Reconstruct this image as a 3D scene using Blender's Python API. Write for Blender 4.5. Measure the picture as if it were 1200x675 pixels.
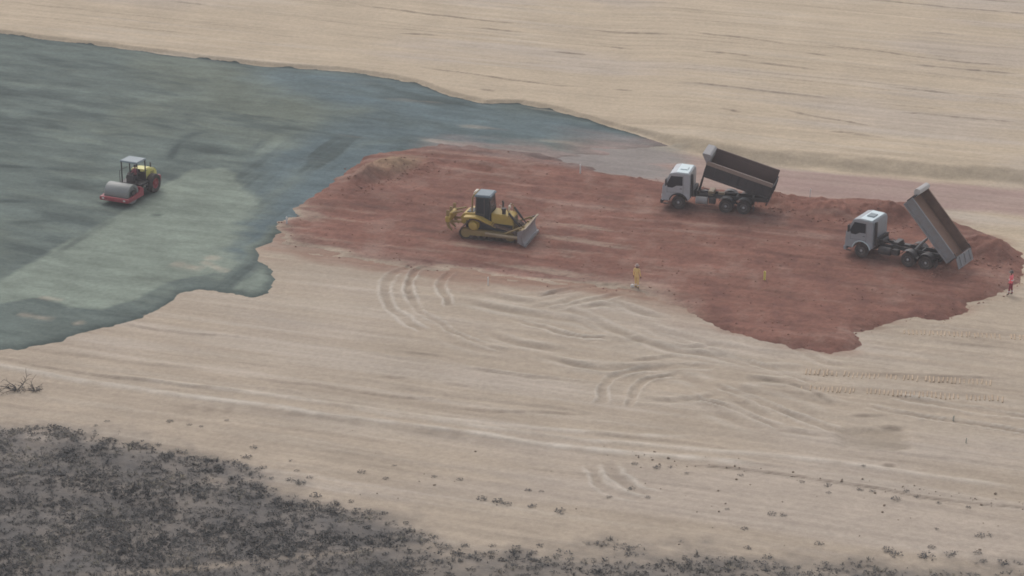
import bpy, bmesh, math, random
import numpy as np
from mathutils import Vector, Matrix, Euler

R = math.radians
random.seed(7)
RNG = np.random.default_rng(11)
for o in list(bpy.data.objects):
    bpy.data.objects.remove(o, do_unlink=True)
scene = bpy.context.scene
COL = scene.collection

# ------------------------------------------------------------------ camera
W, Hh = 1200.0, 675.0           # pixel frame of the photograph
FPX = 3090.0                    # focal length in those pixels
PITCH = R(20.4)                 # looking down from a hillside
CAMZ = 64.0
cam_d = bpy.data.cameras.new('camera')
cam = bpy.data.objects.new('camera', cam_d)
COL.objects.link(cam)
cam.location = (0, 0, CAMZ)
cam.rotation_euler = (math.pi/2 - PITCH, 0, 0)
cam_d.sensor_width = 36.0
cam_d.lens = 36.0*FPX/W
cam_d.clip_start = 1.0
cam_d.clip_end = 6000.0
scene.camera = cam

# ------------------------------------------------------------------ sky, sun, exposure
SUN_EL, SUN_AZ = R(48), R(-20)     # azimuth from +Y (away from camera) towards +X
world = bpy.data.worlds.new('World')
scene.world = world
world.use_nodes = True
wn, wl = world.node_tree.nodes, world.node_tree.links
wn.clear()
sky = wn.new('ShaderNodeTexSky')
sky.sky_type = 'NISHITA'
sky.sun_disc = False
sky.sun_elevation = SUN_EL
sky.sun_rotation = SUN_AZ
sky.air_density = 1.0
sky.dust_density = 4.0
sky.altitude = 800
hsv = wn.new('ShaderNodeHueSaturation')
hsv.inputs['Saturation'].default_value = 0.35      # cloud veil: pale, almost white sky
bg = wn.new('ShaderNodeBackground')
bg.inputs['Strength'].default_value = 0.135
wo = wn.new('ShaderNodeOutputWorld')
wl.new(sky.outputs[0], hsv.inputs['Color'])
wl.new(hsv.outputs[0], bg.inputs['Color'])
wl.new(bg.outputs[0], wo.inputs['Surface'])

sun_d = bpy.data.lights.new('sun', 'SUN')
sun_d.energy = 1.0
sun_d.angle = R(45)
sun_d.color = (1.0, 0.95, 0.88)
sun = bpy.data.objects.new('sun', sun_d)
COL.objects.link(sun)
sd_ = Vector((math.sin(SUN_AZ)*math.cos(SUN_EL), math.cos(SUN_AZ)*math.cos(SUN_EL), math.sin(SUN_EL)))
sun.rotation_euler = sd_.to_track_quat('Z', 'Y').to_euler()
sun.location = (0, 200, 120)

vs = scene.view_settings
vs.view_transform = 'Standard'
vs.look = 'None'
vs.exposure = 0.35
vs.gamma = 1.0
vs.use_curve_mapping = False
scene.render.engine = 'CYCLES'
try:
    scene.cycles.pixel_filter_type = 'BLACKMAN_HARRIS'
    scene.cycles.filter_width = 1.7      # soft long-zoom optics
    scene.cycles.volume_bounces = 1
    scene.cycles.max_bounces = 6
except Exception:
    pass

# ------------------------------------------------------------------ pixel -> ground
def P(px, py, z=0.0):
    """pixel of the photograph -> point on the level z."""
    cx, cy = (px-W/2)/FPX, -(py-Hh/2)/FPX
    dy = math.cos(PITCH) + cy*math.sin(PITCH)
    dz = -math.sin(PITCH) + cy*math.cos(PITCH)
    t = (z-CAMZ)/dz
    return (cx*t, dy*t)
def PL(pts): return [P(*p) for p in pts]

# ------------------------------------------------------------------ numpy noise
def _hash(ix, iy, seed):
    h = (ix.astype(np.int64)*374761393 + iy.astype(np.int64)*668265263 + seed*974634777) & 0xFFFFFFFF
    h = ((h ^ (h >> 13))*1274126177) & 0xFFFFFFFF
    h = h ^ (h >> 16)
    return (h & 0xFFFFFF)/float(0xFFFFFF)
def vn(x, y, seed=0):
    ix, iy = np.floor(x), np.floor(y)
    fx, fy = x-ix, y-iy
    fx = fx*fx*fx*(fx*(fx*6-15)+10); fy = fy*fy*fy*(fy*(fy*6-15)+10)
    a, b = _hash(ix, iy, seed), _hash(ix+1, iy, seed)
    c, d = _hash(ix, iy+1, seed), _hash(ix+1, iy+1, seed)
    return (a+(b-a)*fx + (c-a)*fy + (a-b-c+d)*fx*fy)*2-1
def fbm(x, y, seed=0, octv=4, gain=.5):
    s, amp, n = 0, 1.0, 0
    for k in range(octv):
        s = s+amp*vn(x*2**k, y*2**k, seed+k*17); n += amp; amp *= gain
    return s/n
def sst(e0, e1, v):
    t = np.clip((v-e0)/(e1-e0), 0, 1)
    return t*t*(3-2*t)

# ------------------------------------------------------------------ ground grid
xs = np.concatenate([[-1500, -700, -300, -150, -90, -70, -58], np.arange(-50, 50.001, .125), [58, 70, 90, 150, 300, 700, 1500]])
ys = np.concatenate([[-1500, -700, -300, -100, 0, 60, 90, 108], np.arange(116, 266.001, .18), [275, 290, 330, 400, 600, 1000, 2000]])
NX, NY = len(xs), len(ys)
X, Y = np.meshgrid(xs, ys)
inside = sst(-56, -49, X)*(1-sst(49, 56, X))*sst(109, 117, Y)*(1-sst(264, 274, Y))
TH = R(20)
U = X*math.cos(TH)-Y*math.sin(TH)       # along the earthwork strip
V = X*math.sin(TH)+Y*math.cos(TH)       # across it

def polydist(pts, closed=True):
    """signed distance to a polygon (positive inside) / unsigned to a polyline, plus run length."""
    d2 = np.full(X.shape, 1e9); ins = np.zeros(X.shape, bool)
    n = len(pts)
    for i in range(n if closed else n-1):
        ax, ay = pts[i]; bx, by = pts[(i+1) % n]
        ex, ey = bx-ax, by-ay
        t = np.clip(((X-ax)*ex+(Y-ay)*ey)/(ex*ex+ey*ey+1e-9), 0, 1)
        d2 = np.minimum(d2, (X-ax-t*ex)**2+(Y-ay-t*ey)**2)
        if closed:
            c = ((ay > Y) != (by > Y))
            with np.errstate(divide='ignore', invalid='ignore'):
                ins ^= c & (X < (bx-ax)*(Y-ay)/(by-ay+1e-12)+ax)
    d = np.sqrt(d2)
    return np.where(ins, d, -d) if closed else d
def smooth_line(pts, n=8):
    """Catmull-Rom through the points."""
    p = [np.array(q) for q in pts]; p = [2*p[0]-p[1]]+p+[2*p[-1]-p[-2]]
    out = []
    for i in range(1, len(p)-2):
        for k in range(n):
            t = k/n
            out.append(tuple(.5*((2*p[i])+(-p[i-1]+p[i+1])*t+(2*p[i-1]-5*p[i]+4*p[i+1]-p[i+2])*t*t+(-p[i-1]+3*p[i]-3*p[i+1]+p[i+2])*t**3)))
    out.append(tuple(p[-2]))
    return out
def stroke(pix, half, fade=2.0, smooth=True):
    """for a line in the photograph: (signed side distance, strength 0..1) in a window of the grid."""
    pts = PL(pix)
    if smooth and len(pts) > 2: pts = smooth_line(pts)
    pad = half*4+.5
    x0, x1 = min(p[0] for p in pts)-pad, max(p[0] for p in pts)+pad
    y0, y1 = min(p[1] for p in pts)-pad, max(p[1] for p in pts)+pad
    i0, i1 = np.searchsorted(xs, [x0, x1]); j0, j1 = np.searchsorted(ys, [y0, y1])
    sl = (slice(j0, j1), slice(i0, i1))
    xx, yy = X[sl], Y[sl]
    best = np.full(xx.shape, 1e9); side = np.zeros(xx.shape); run = np.zeros(xx.shape); L = 0
    for (ax, ay), (bx, by) in zip(pts[:-1], pts[1:]):
        ex, ey = bx-ax, by-ay; ln = math.hypot(ex, ey)+1e-9
        t = np.clip(((xx-ax)*ex+(yy-ay)*ey)/(ln*ln), 0, 1)
        d = np.hypot(xx-ax-t*ex, yy-ay-t*ey)
        m = d < best
        best = np.where(m, d, best)
        side = np.where(m, np.sign(ex*(yy-ay)-ey*(xx-ax))*d, side)
        run = np.where(m, L+t*ln, run); L += ln
    fd = min(fade, L*.35)
    ends = np.clip(run/fd, 0, 1)*np.clip((L-run)/fd, 0, 1)
    return sl, side, ends, run

# zones traced from the photograph, laid on the ground
GREY = PL([(-260, 12), (0, 37), (60, 45), (130, 52), (210, 63), (300, 75), (400, 82), (440, 88), (490, 97), (530, 112), (570, 121), (612, 121), (650, 128),
           (700, 142), (750, 157), (790, 171), (740, 173), (690, 180), (640, 190), (590, 198), (520, 208), (440, 215), (400, 240), (360, 262), (330, 268), (318, 282), (299, 290),
           (301, 303), (318, 318), (321, 330), (313, 343), (296, 347), (235, 338), (212, 342), (190, 358), (152, 377), (120, 384), (88, 392), (72, 402), (30, 407), (0, 410), (-260, 430)])
COMP = PL([(-200, 430), (-60, 364), (0, 329), (75, 285), (140, 250), (196, 214), (225, 200), (262, 197), (278, 205), (285, 222), (306, 240), (318, 262), (300, 285),
           (285, 297), (262, 318), (215, 326), (196, 332), (160, 352), (120, 364), (80, 362), (50, 349), (0, 357), (-100, 400)])
BLUE = PL([(306, 262), (316, 232), (345, 200), (390, 182), (430, 168), (520, 172), (600, 172), (650, 165), (720, 165), (780, 170), (700, 142), (640, 132), (520, 112), (480, 97), (330, 80), (300, 92), (330, 112), (430, 130), (400, 150), (330, 180), (295, 225)])
RED = PL([(322, 288), (334, 264), (352, 243), (380, 220), (410, 198), (432, 183), (470, 178), (520, 172), (580, 176), (640, 186), (700, 200), (760, 210), (800, 216),
          (880, 228), (930, 231), (1000, 234), (1070, 240), (1130, 266), (1175, 283), (1196, 297), (1200, 322), (1176, 346), (1136, 358), (1130, 372), (1100, 377),
          (1066, 374), (1030, 385), (998, 391), (1012, 404), (1000, 414), (975, 417), (930, 409), (890, 398), (850, 387), (806, 366), (770, 350), (738, 341),
          (690, 336), (620, 330), (540, 322), (470, 312), (400, 300), (350, 292)])
PINK = PL([(540, 158), (640, 158), (760, 172), (900, 194), (1000, 203), (1200, 221), (1500, 262), (1500, 300), (1300, 272), (1160, 252), (1100, 250), (1060, 248), (940, 240), (780, 228), (640, 214), (520, 185)])
SCRUB = PL([(-300, 470), (-80, 492), (0, 500), (100, 505), (170, 516), (230, 533), (270, 545), (330, 570), (385, 592), (440, 606), (490, 622), (512, 640), (560, 654), (700, 646),
            (800, 650), (900, 655), (1000, 661), (1200, 671), (1500, 690), (1500, 760), (-300, 760)])

# foot of the higher sand bench behind the work strip
BENCH = PL([(-400, -5), (-200, 15), (0, 38), (60, 46), (130, 53), (210, 64), (300, 76), (400, 83), (440, 89), (490, 98), (530, 113), (570, 122), (612, 122), (650, 129), (700, 143),
            (750, 158), (790, 171), (840, 182), (900, 194), (1000, 203), (1100, 210), (1200, 216), (1400, 232), (1600, 250)])
bx_, by_ = np.array(BENCH).T
o_ = np.argsort(bx_); bx_, by_ = bx_[o_], by_[o_]
yl = np.interp(xs, bx_, by_)[None, :]
slope_end = by_[-1]-(xs-bx_[-1])*.36
yl = np.where(xs[None, :] > bx_[-1], slope_end[None, :], yl)
yl = np.where(xs[None, :] < bx_[0], (by_[0]-(xs-bx_[0])*.36)[None, :], yl)
dB = Y-yl

# ---- height of the sand
edge_n = fbm(X*.45, Y*.45, 3, 3)
bw = 0.5+2.0*sst(10, 16, X)                       # the bank is steep at left, a slumped slope at right
dBn = dB+edge_n*.2+sst(9, 16, X)*1.2*fbm(X*.22, Y*.1, 8, 3)
bh = .32+.40*sst(9, 16, X)
bench = bh*sst(0, 1, dBn/bw)
Z = bench.copy()
Z += .25*fbm(X/30, Y/30, 5, 2)*inside
strip = fbm(U*.035, V*.9, 21, 4)                   # grader passes: long thin streaks
strip2 = fbm(U*.05, V*2.4, 22, 3)
ridged = 1-np.abs(fbm(U*.03, V*.55, 23, 3))*3.2
on_bench = sst(.2, 1.0, dBn/bw)
Z += inside*(.022*strip+.012*strip2)
Z += inside*.02*fbm(X*1.6, Y*1.6, 31, 3)
# churned, wavy sand between the red earth and the front
CHURN = polydist(PL([(420, 318), (520, 318), (740, 345), (860, 385), (1000, 420), (1080, 470), (1000, 520), (860, 500), (700, 480), (560, 430), (440, 370)]))
churn = sst(-1.5, 3, CHURN)
warp = 1.4*fbm(X*.16, Y*.16, 41, 2)
wav = np.sin((V*2.6+U*.35+warp*4.5))
Z += inside*churn*(.035*wav*sst(-.4, .6, fbm(X*.3, Y*.3, 44, 2))+.03*fbm(U*.3, V*1.3, 43, 3))
# front slope: the ground rolls off towards the scrub
dS = polydist(SCRUB)
Z += inside*.10*fbm(X*.25, Y*.5, 51, 3)*sst(-9, -1, dS)

darkened = np.zeros(X.shape); pale = np.zeros(X.shape); rut = np.zeros(X.shape)  # dark tone of furrows and ruts; hollow shading is painted in here too
def dark_line(pix, w=.1, k=.7, h=.05):
    sl, s, e, run = stroke(pix, w*1.5)
    s = s+.18*vn(run*.35, run*0+3.1, int(pix[0][0]))
    a = e*np.exp(-(s/w)**2)*np.clip(.75+.5*vn(run*1.7, run*0, int(pix[0][1])+5), 0, 1.2)
    darkened[sl] = np.maximum(darkened[sl], k*a)
    Z[sl] += e*h*(np.exp(-((s-w*1.4)/(w*1.5))**2)-.6*np.exp(-((s+w*.3)/(w*1.2))**2))
def light_line(pix, w=.25, k=.7, h=.05):
    sl, s, e, run = stroke(pix, w*1.5)
    s = s+.15*vn(run*.3, run*0+1.1, int(pix[0][0]))
    a = e*np.exp(-(s/w)**2)*np.clip(.8+.4*vn(run*.9, run*0, int(pix[0][1])), 0, 1.2)
    pale[sl] = np.maximum(pale[sl], k*a)
    Z[sl] += e*h*np.exp(-(s/w)**2)
def wheel_rut(pix, w=.28, d=.09, k=.5):
    sl, s, e, run = stroke(pix, w*2.2, 1.0)
    sd = int(abs(pix[0][0])) % 97
    s = s+.14*vn(run*.7, run*0, sd)+.06*vn(run*2.6, s*2, sd+1)
    e = e*np.clip(.8+.4*vn(run*.45, run*0+7, sd+2)+.25*vn(run*3.0, s*3, sd+3), .3, 1.15)
    q = np.abs(s)/(w*(1+.25*vn(run*.5, run*0+2, sd+4)))
    Z[sl] += e*(-d*np.exp(-q**4)+.75*d*np.exp(-((q-1.55)/.45)**2))
    darkened[sl] = np.maximum(darkened[sl], k*.55*e*np.exp(-q**4)*np.clip(.8+.5*vn(run*.8, run*0, 9), 0, 1.2))
    pale[sl] = np.maximum(pale[sl], k*e*np.exp(-((q-1.5)/.45)**2))
for ln in [[(405, 6), (480, 16), (555, 25), (614, 30)], [(540, 33), (625, 42)], [(690, 37), (740, 42), (792, 48)], [(700, 55), (742, 62)], [(490, 82), (560, 91), (622, 101), (690, 106)],
           [(715, 108), (745, 111)], [(802, 44), (860, 52), (926, 61)], [(958, 62), (1010, 67), (1092, 78), (1180, 86)], [(815, 68), (892, 76)], [(935, 70), (982, 76)], [(870, 81), (966, 92)],
           [(920, -3), (1060, 13), (1200, 26), (1300, 37)], [(1085, 3), (1200, 13)], [(915, 137), (960, 146), (1024, 156)], [(1088, 47), (1122, 51)], [(795, 104), (880, 114), (972, 124)],
           [(1045, 139), (1200, 153)], [(955, 161), (1022, 166)], [(460, 40), (520, 44)], [(190, 3), (246, 9)], [(1040, 110), (1130, 119)], [(1060, 84), (1200, 96)], [(560, 108), (585, 111)],
           [(640, 62), (700, 68)], [(838, 135), (872, 140)], [(990, 164), (1040, 170)]]:
    dark_line(ln, random.uniform(.10, .16), random.uniform(.75, 1.0), .07)
for k in range(46):      # fainter furrows of the same grading on the bench
    x0, y0 = random.uniform(-80, 1250), random.uniform(-12, 150)
    if y0 > 30+x0*.105: continue
    ln_ = random.uniform(50, 260)
    dark_line([(x0, y0), (x0+ln_*.5, y0+ln_*.048+random.uniform(-1, 1)), (x0+ln_, y0+ln_*.1)], random.uniform(.08, .2), random.uniform(.12, .3), .03)
for k in range(40):      # and on the near sand
    x0, y0 = random.uniform(-80, 1150), random.uniform(350, 560)
    ln_ = random.uniform(60, 300)
    if y0 < 400 and 250 < x0+ln_ and x0 < 1000: continue
    (dark_line if random.random() < .6 else light_line)([(x0, y0), (x0+ln_*.5, y0+ln_*.065+random.uniform(-2, 2)), (x0+ln_, y0+ln_*.13)], random.uniform(.08, .2), random.uniform(.15, .35), .04)
light_line([(-60, 418), (60, 440), (200, 462), (400, 490), (560, 510), (640, 522), (760, 535), (900, 548)], .35, .85, .09)
light_line([(110, 437), (300, 462), (480, 486), (640, 503), (820, 515)], .3, .6, .07)
light_line([(400, 478), (640, 512), (760, 522), (1000, 548), (1200, 575)], .3, .6, .07)
dark_line([(180, 478), (330, 487), (480, 503), (640, 530)], .7, .38, .02)  # broad soft shading below the pale line, painted as dark tone
dark_line([(280, 440), (420, 462), (520, 470)], .14, .5)
dark_line([(520, 478), (600, 484), (700, 487)], .16, .55)
dark_line([(690, 508), (800, 520), (870, 530)], .12, .45)
dark_line([(130, 375), (200, 388), (300, 398)], .14, .5)
dark_line([(0, 420), (90, 436), (200, 452)], .12, .5)
dark_line([(800, 546), (860, 553), (940, 563), (1020, 574), (1090, 586), (1200, 598), (1320, 612)], .09, .9, .08)
for a in ([(990, 490), (1046, 490)], [(1030, 502), (1061, 506)], [(1030, 548), (1052, 549)], [(860, 440), (930, 452), (985, 479)]): dark_line(a, .16, .8, .08)
for rt in [[(492, 311), (462, 320), (449, 338), (455, 357), (474, 374), (498, 390)], [(510, 312), (484, 321), (478, 340), (490, 362), (515, 381), (552, 400), (600, 414)],
           [(531, 318), (517, 335), (528, 362)],
           [(703, 478), (708, 455), (722, 440), (770, 432), (840, 430)], [(738, 480), (744, 458), (756, 446), (800, 440)],
           [(692, 546), (699, 563), (717, 579), (755, 589)], [(716, 543), (722, 560), (742, 574), (772, 584)],
           [(835, 452), (890, 472), (935, 492), (985, 510)], [(800, 462), (860, 482), (920, 505)], [(620, 352), (670, 340), (735, 334)], [(640, 365), (700, 352), (745, 342)],
           [(760, 388), (860, 420), (960, 452)], [(600, 375), (660, 392), (720, 400)], [(1010, 478), (1100, 494), (1220, 512)], [(1040, 466), (1120, 480), (1220, 494)]]:
    wheel_rut(rt, random.uniform(.24, .34), random.uniform(.07, .10), random.uniform(.55, .85))
for rt in [[(505, 430), (600, 440), (720, 455), (860, 478)], [(420, 415), (540, 432), (640, 448)], [(1080, 385), (1150, 392), (1240, 400)], [(1060, 408), (1150, 418), (1240, 430)]]:
    wheel_rut(rt, .25, .035, .3)
for rt in [[(945, 436), (1165, 449)], [(940, 455), (1175, 468)], [(1060, 389), (1205, 396)]]:
    sl, s_q, e_q, r_q = stroke(rt, .35); darkened[sl] = np.maximum(darkened[sl], .3*e_q*np.exp(-(s_q/.34)**6))
def swell(pix, w, k):
    """soft crescent scraped by a turning wheel: a dark hollow with a pale lip above it"""
    sl, s, e, run = stroke(pix, w*2, 2.5)
    sd = int(abs(pix[0][0]*3+pix[0][1])) % 89
    s = s+.15*vn(run*.5, run*0, sd)
    e = e*np.clip(.85+.35*vn(run*.6, run*0, sd+1), 0, 1)
    darkened[sl] = np.maximum(darkened[sl], k*e*np.exp(-(s/w)**2))  # shade of the hollow and its lit lip painted into the tone
    pale[sl] = np.maximum(pale[sl], k*1.1*e*np.exp(-((np.abs(s)-w*1.9)/(w*.8))**2))
    Z[sl] += e*(-.10*np.exp(-(s/w)**2)+.07*np.exp(-((s-w*1.8)/(w*.8))**2)+.04*np.exp(-((s+w*1.8)/(w*.8))**2))
for pix in [[(640, 362), (680, 370), (730, 392), (780, 410), (830, 417), (892, 432)], [(747, 377), (785, 392), (842, 405), (870, 416)], [(810, 412), (840, 417), (875, 422), (902, 433)],
            [(725, 424), (785, 420), (812, 422)], [(640, 428), (680, 430), (725, 433), (780, 431), (818, 438)], [(785, 440), (805, 445), (828, 454)], [(742, 470), (810, 471), (848, 464)],
            [(848, 462), (880, 480), (912, 499)], [(862, 459), (896, 462)], [(900, 455), (942, 466), (985, 480)], [(925, 478), (965, 492)], [(890, 432), (950, 435)], [(675, 362), (710, 359), (735, 367)],
            [(565, 385), (595, 400), (645, 410), (675, 411)], [(510, 390), (535, 402), (570, 412), (615, 416)], [(625, 416), (670, 427), (722, 436)], [(612, 348), (650, 345), (690, 337)],
            [(622, 362), (657, 357), (690, 347)], [(525, 350), (595, 365), (670, 377), (720, 391)], [(560, 345), (600, 352), (640, 356)], [(700, 350), (740, 362), (790, 378)], [(830, 398), (880, 412), (930, 420)],
            [(760, 402), (800, 408), (850, 402)], [(700, 404), (740, 400), (770, 396)], [(870, 445), (910, 449), (950, 450)], [(820, 478), (860, 494), (900, 508)], [(900, 505), (950, 512), (985, 516)], [(915, 395), (960, 425), (1010, 432)]]:
    swell(pix, random.uniform(.26, .46), random.uniform(.28, .5))
for pix in [[(455, 412), (540, 423)], [(445, 441), (482, 445)], [(515, 450), (555, 454)], [(540, 430), (600, 441), (660, 446)], [(960, 385), (1010, 388), (1075, 386)], [(1090, 403), (1190, 411)], [(930, 440), (1060, 443), (1200, 449)]]:
    dark_line(pix, .14, .55)
for k in range(34):      # long faint grading lines right across the bench
    x0, y0 = random.uniform(-150, 900), random.uniform(-20, 120)
    L_ = random.uniform(220, 520)
    if y0 > 20+x0*.1: continue
    dark_line([(x0, y0), (x0+L_*.33, y0+L_*.031), (x0+L_*.66, y0+L_*.064), (x0+L_, y0+L_*.1)], random.uniform(.06, .1), random.uniform(.2, .42), .04)
# shallow square hollow with damp silt
PIT = polydist(PL([(984, 507), (1056, 505), (1061, 527), (988, 527)]))+.5*edge_n+.2*fbm(X*1.5, Y*1.5, 55, 3)
pit = sst(-.6, .3, PIT)
Z -= .16*pit

# ---- heights of the laid materials
grag = sst(-6, 4, X)*sst(194, 198, Y)*(1-sst(.5, 1.5, dB+4))
sdG = polydist(GREY)+.35*fbm(X*.5, Y*.5, 61, 4)+.22*fbm(X*1.7, Y*1.7, 62, 3)*sst(-.5, -2.5, dB)-.25*sst(-1, 0, dB)+grag*2.2*fbm(U*.12, V*.9, 60, 4)
sdR = polydist(RED)
soft_left = (1-sst(8, 14, X))*(1-sst(187, 192, Y))   # the red earth thins out to dust here
rtop = sst(197, 201, Y+.12*X)*(1-sst(14, 22, X))
sdR = sdR+(.35+1.3*soft_left+1.5*rtop*sst(-10, -5, X))*fbm(X*.25+U*.05, V*.9, 63, 4)+.42*fbm(X*.9, Y*.9, 64, 5, .62)
tG = np.where(sdG > 0, .13*(1-np.exp(-np.maximum(sdG, 0)/.35)), sdG*.35)
tG += .018*fbm(U*.3, V*1.2, 65, 3)*sst(0, 1, sdG)
tG = np.where(tG > 0, tG*(1-.85*sst(0, 9, X)), tG)
Z1 = np.maximum(Z, Z+tG)
tR = np.where(sdR > 0, (.30-.22*soft_left)*(1-np.exp(-np.maximum(sdR, 0)/.55)), np.maximum(sdR*.3, -.5))
lump = fbm(X*1.1, Y*1.1, 71, 4)
rstr = fbm(U*.10, V*1.1, 72, 4)
inR = sst(0, 1.2, sdR)
tR += inR*(.05*rstr+.05*lump+.03*fbm(X*3, Y*3, 74, 3))
def mound(px, py, rx, ry, h, rough=.35, ang=-20):
    x0, y0 = P(px, py)
    c, s = math.cos(R(ang)), math.sin(R(ang))
    a, b = (X-x0)*c+(Y-y0)*s, -(X-x0)*s+(Y-y0)*c
    q = np.sqrt((a/rx)**2+(b/ry)**2)+.22*fbm(X*.7, Y*.7, int(px), 3)
    return h*sst(1.15, .15, q)*(1+rough*fbm(X*1.7, Y*1.7, int(py), 3))
MOUNDS = [(1148, 297, 2.6, 2.6, .75), (1168, 308, 1.6, 1.8, .5), (1118, 312, 1.5, 1.5, .55), (1098, 322, 1.2, 1.5, .25), (925, 244, 2.6, 2.0, .55), (975, 252, 2.4, 2.2, .75), (1030, 258, 2.4, 2.2, .7),
          (1045, 262, 2.0, 2.0, .5), (900, 240, 1.6, 1.5, .35), (445, 205, 1.7, 2.4, .65), (468, 199, 1.5, 2.0, .5), (425, 213, 1.3, 2.0, .4), (500, 197, 1.8, 1.8, .25), (560, 196, 3, 1.5, .2),
          (751, 211, .35, .4, .28), (740, 212, .3, .3, .12), (975, 402, 1.6, 1.6, .2), (1090, 370, 1.6, 1.6, .2)]
for m in MOUNDS: tR += sst(-.2, .6, sdR)*mound(*m)
Z2 = np.maximum(Z1, Z1+tR)
TOP = Z2
def height(x, y):
    i = int(np.clip(np.searchsorted(xs, x)-1, 0, NX-2)); j = int(np.clip(np.searchsorted(ys, y)-1, 0, NY-2))
    fx = (x-xs[i])/(xs[i+1]-xs[i]); fy = (y-ys[j])/(ys[j+1]-ys[j])
    return float((TOP[j, i]*(1-fx)+TOP[j, i+1]*fx)*(1-fy)+(TOP[j+1, i]*(1-fx)+TOP[j+1, i+1]*fx)*fy)
def spot(px, py, dz=0.0):
    """point on the real ground surface that shows at this pixel."""
    z = 0.0
    for _ in range(4):
        x, y = P(px, py, z); z = height(x, y)
    return Vector((x, y, z+dz))

# ------------------------------------------------------------------ materials
def new_mat(name):
    m = bpy.data.materials.new(name); m.use_nodes = True
    m.node_tree.nodes.clear()
    return m, m.node_tree.nodes, m.node_tree.links
def c4(c): return (c[0], c[1], c[2], 1)
def mixc(n, l, fac, a, b, mode='MIX'):
    x = n.new('ShaderNodeMix'); x.data_type = 'RGBA'; x.blend_type = mode
    for idx, v in ((0, fac), (6, a), (7, b)):
        if isinstance(v, (int, float)): x.inputs[idx].default_value = v
        elif isinstance(v, tuple): x.inputs[idx].default_value = c4(v)
        else: l.new(v, x.inputs[idx])
    return x.outputs[2]
def soil(name, base, mixes, streak=(.06, 1.3), speck=.16, bump=.7, grain=.2):
    m, n, l = new_mat(name)
    tc = n.new('ShaderNodeTexCoord')
    mp = n.new('ShaderNodeMapping'); mp.vector_type = 'TEXTURE'
    mp.inputs['Rotation'].default_value = (0, 0, -TH)
    l.new(tc.outputs['Object'], mp.inputs['Vector'])
    sc = n.new('ShaderNodeVectorMath'); sc.operation = 'MULTIPLY'; sc.inputs[1].default_value = (streak[0], streak[1], .3)
    l.new(mp.outputs[0], sc.inputs[0])
    def noise(vec, scale, det=5, rough=.6):
        t = n.new('ShaderNodeTexNoise'); t.inputs['Scale'].default_value = scale
        t.inputs['Detail'].default_value = det; t.inputs['Roughness'].default_value = rough
        l.new(vec, t.inputs['Vector']); return t.outputs['Fac']
    def ramp(v, lo, hi, a, b):
        r = n.new('ShaderNodeMapRange'); r.inputs[1].default_value = lo; r.inputs[2].default_value = hi
        r.inputs[3].default_value = a; r.inputs[4].default_value = b
        l.new(v, r.inputs[0]); return r.outputs[0]
    col = base
    first = True
    for attr, c in mixes:
        a = n.new('ShaderNodeAttribute'); a.attribute_name = attr
        col = mixc(n, l, a.outputs['Fac'], col, c)
    st = ramp(noise(sc.outputs[0], 1.0, 5, .65), .3, .7, 1-speck, 1+speck)
    bl = ramp(noise(tc.outputs['Object'], .22, 4, .55), .3, .7, 1-speck*.6, 1+speck*.6)
    fn = ramp(noise(tc.outputs['Object'], 2.6, 8, .8), .25, .75, 1-grain, 1+grain)
    for f in (st, bl, fn):
        cb = n.new('ShaderNodeCombineXYZ')
        for k in range(3): l.new(f, cb.inputs[k])
        col = mixc(n, l, 1.0, col, cb.outputs[0], 'MULTIPLY')
    bmp = n.new('ShaderNodeBump'); bmp.inputs['Strength'].default_value = bump; bmp.inputs['Distance'].default_value = .08
    l.new(noise(tc.outputs['Object'], 4.0, 8, .75), bmp.inputs['Height'])
    b = n.new('ShaderNodeBsdfPrincipled'); b.inputs['Roughness'].default_value = .95
    b.inputs['Specular IOR Level'].default_value = .1
    o = n.new('ShaderNodeOutputMaterial')
    l.new(col, b.inputs['Base Color']); l.new(bmp.outputs[0], b.inputs['Normal']); l.new(b.outputs[0], o.inputs[0])
    return m
def paint(name, col, rough=.5, metal=0.0, dirt=(.20, .13, .09), amount=.35, scale=2.2):
    """worn surface with blotches of settled dust"""
    m, n, l = new_mat(name)
    tc = n.new('ShaderNodeTexCoord')
    t = n.new('ShaderNodeTexNoise'); t.inputs['Scale'].default_value = scale; t.inputs['Detail'].default_value = 7; t.inputs['Roughness'].default_value = .7
    l.new(tc.outputs['Object'], t.inputs['Vector'])
    r = n.new('ShaderNodeMapRange'); r.inputs[1].default_value = .35; r.inputs[2].default_value = .75; r.inputs[3].default_value = amount*.25; r.inputs[4].default_value = amount
    l.new(t.outputs['Fac'], r.inputs[0])
    c = mixc(n, l, r.outputs[0], col, dirt)
    b = n.new('ShaderNodeBsdfPrincipled'); b.inputs['Roughness'].default_value = rough; b.inputs['Metallic'].default_value = metal
    o = n.new('ShaderNodeOutputMaterial')
    l.new(c, b.inputs['Base Color']); l.new(b.outputs[0], o.inputs[0])
    return m

SAND = soil('sand', (.465, .372, .268), [('front', (.382, .31, .24)), ('mauve', (.42, .35, .29)), ('pale', (.54, .475, .40)), ('darkened', (.21, .165, .125)), ('bank', (.35, .285, .205)),
            ('reddust', (.24, .125, .085)), ('pink', (.335, .232, .20)), ('greydust', (.205, .215, .205)), ('litter', (.120, .110, .103)), ('silt', (.25, .20, .145))], (.06, 1.3), .11)
GREYM = soil('grey_gravel', (.122, .148, .132), [('comp', (.215, .248, .203)), ('blue', (.108, .144, .152)), ('olive', (.158, .17, .125)), ('dark', (.060, .076, .072)), ('sandy', (.38, .33, .26)), ('pink', (.31, .222, .195))], (.22, .7), .22, .8, .26)
REDM = soil('red_earth', (.215, .102, .075), [('dust', (.285, .18, .142)), ('dark', (.150, .070, .055)), ('tan', (.30, .20, .13)), ('sandy', (.37, .29, .22)), ('greyed', (.205, .165, .15))], (.14, .9), .2, 1.0, .3)

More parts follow.
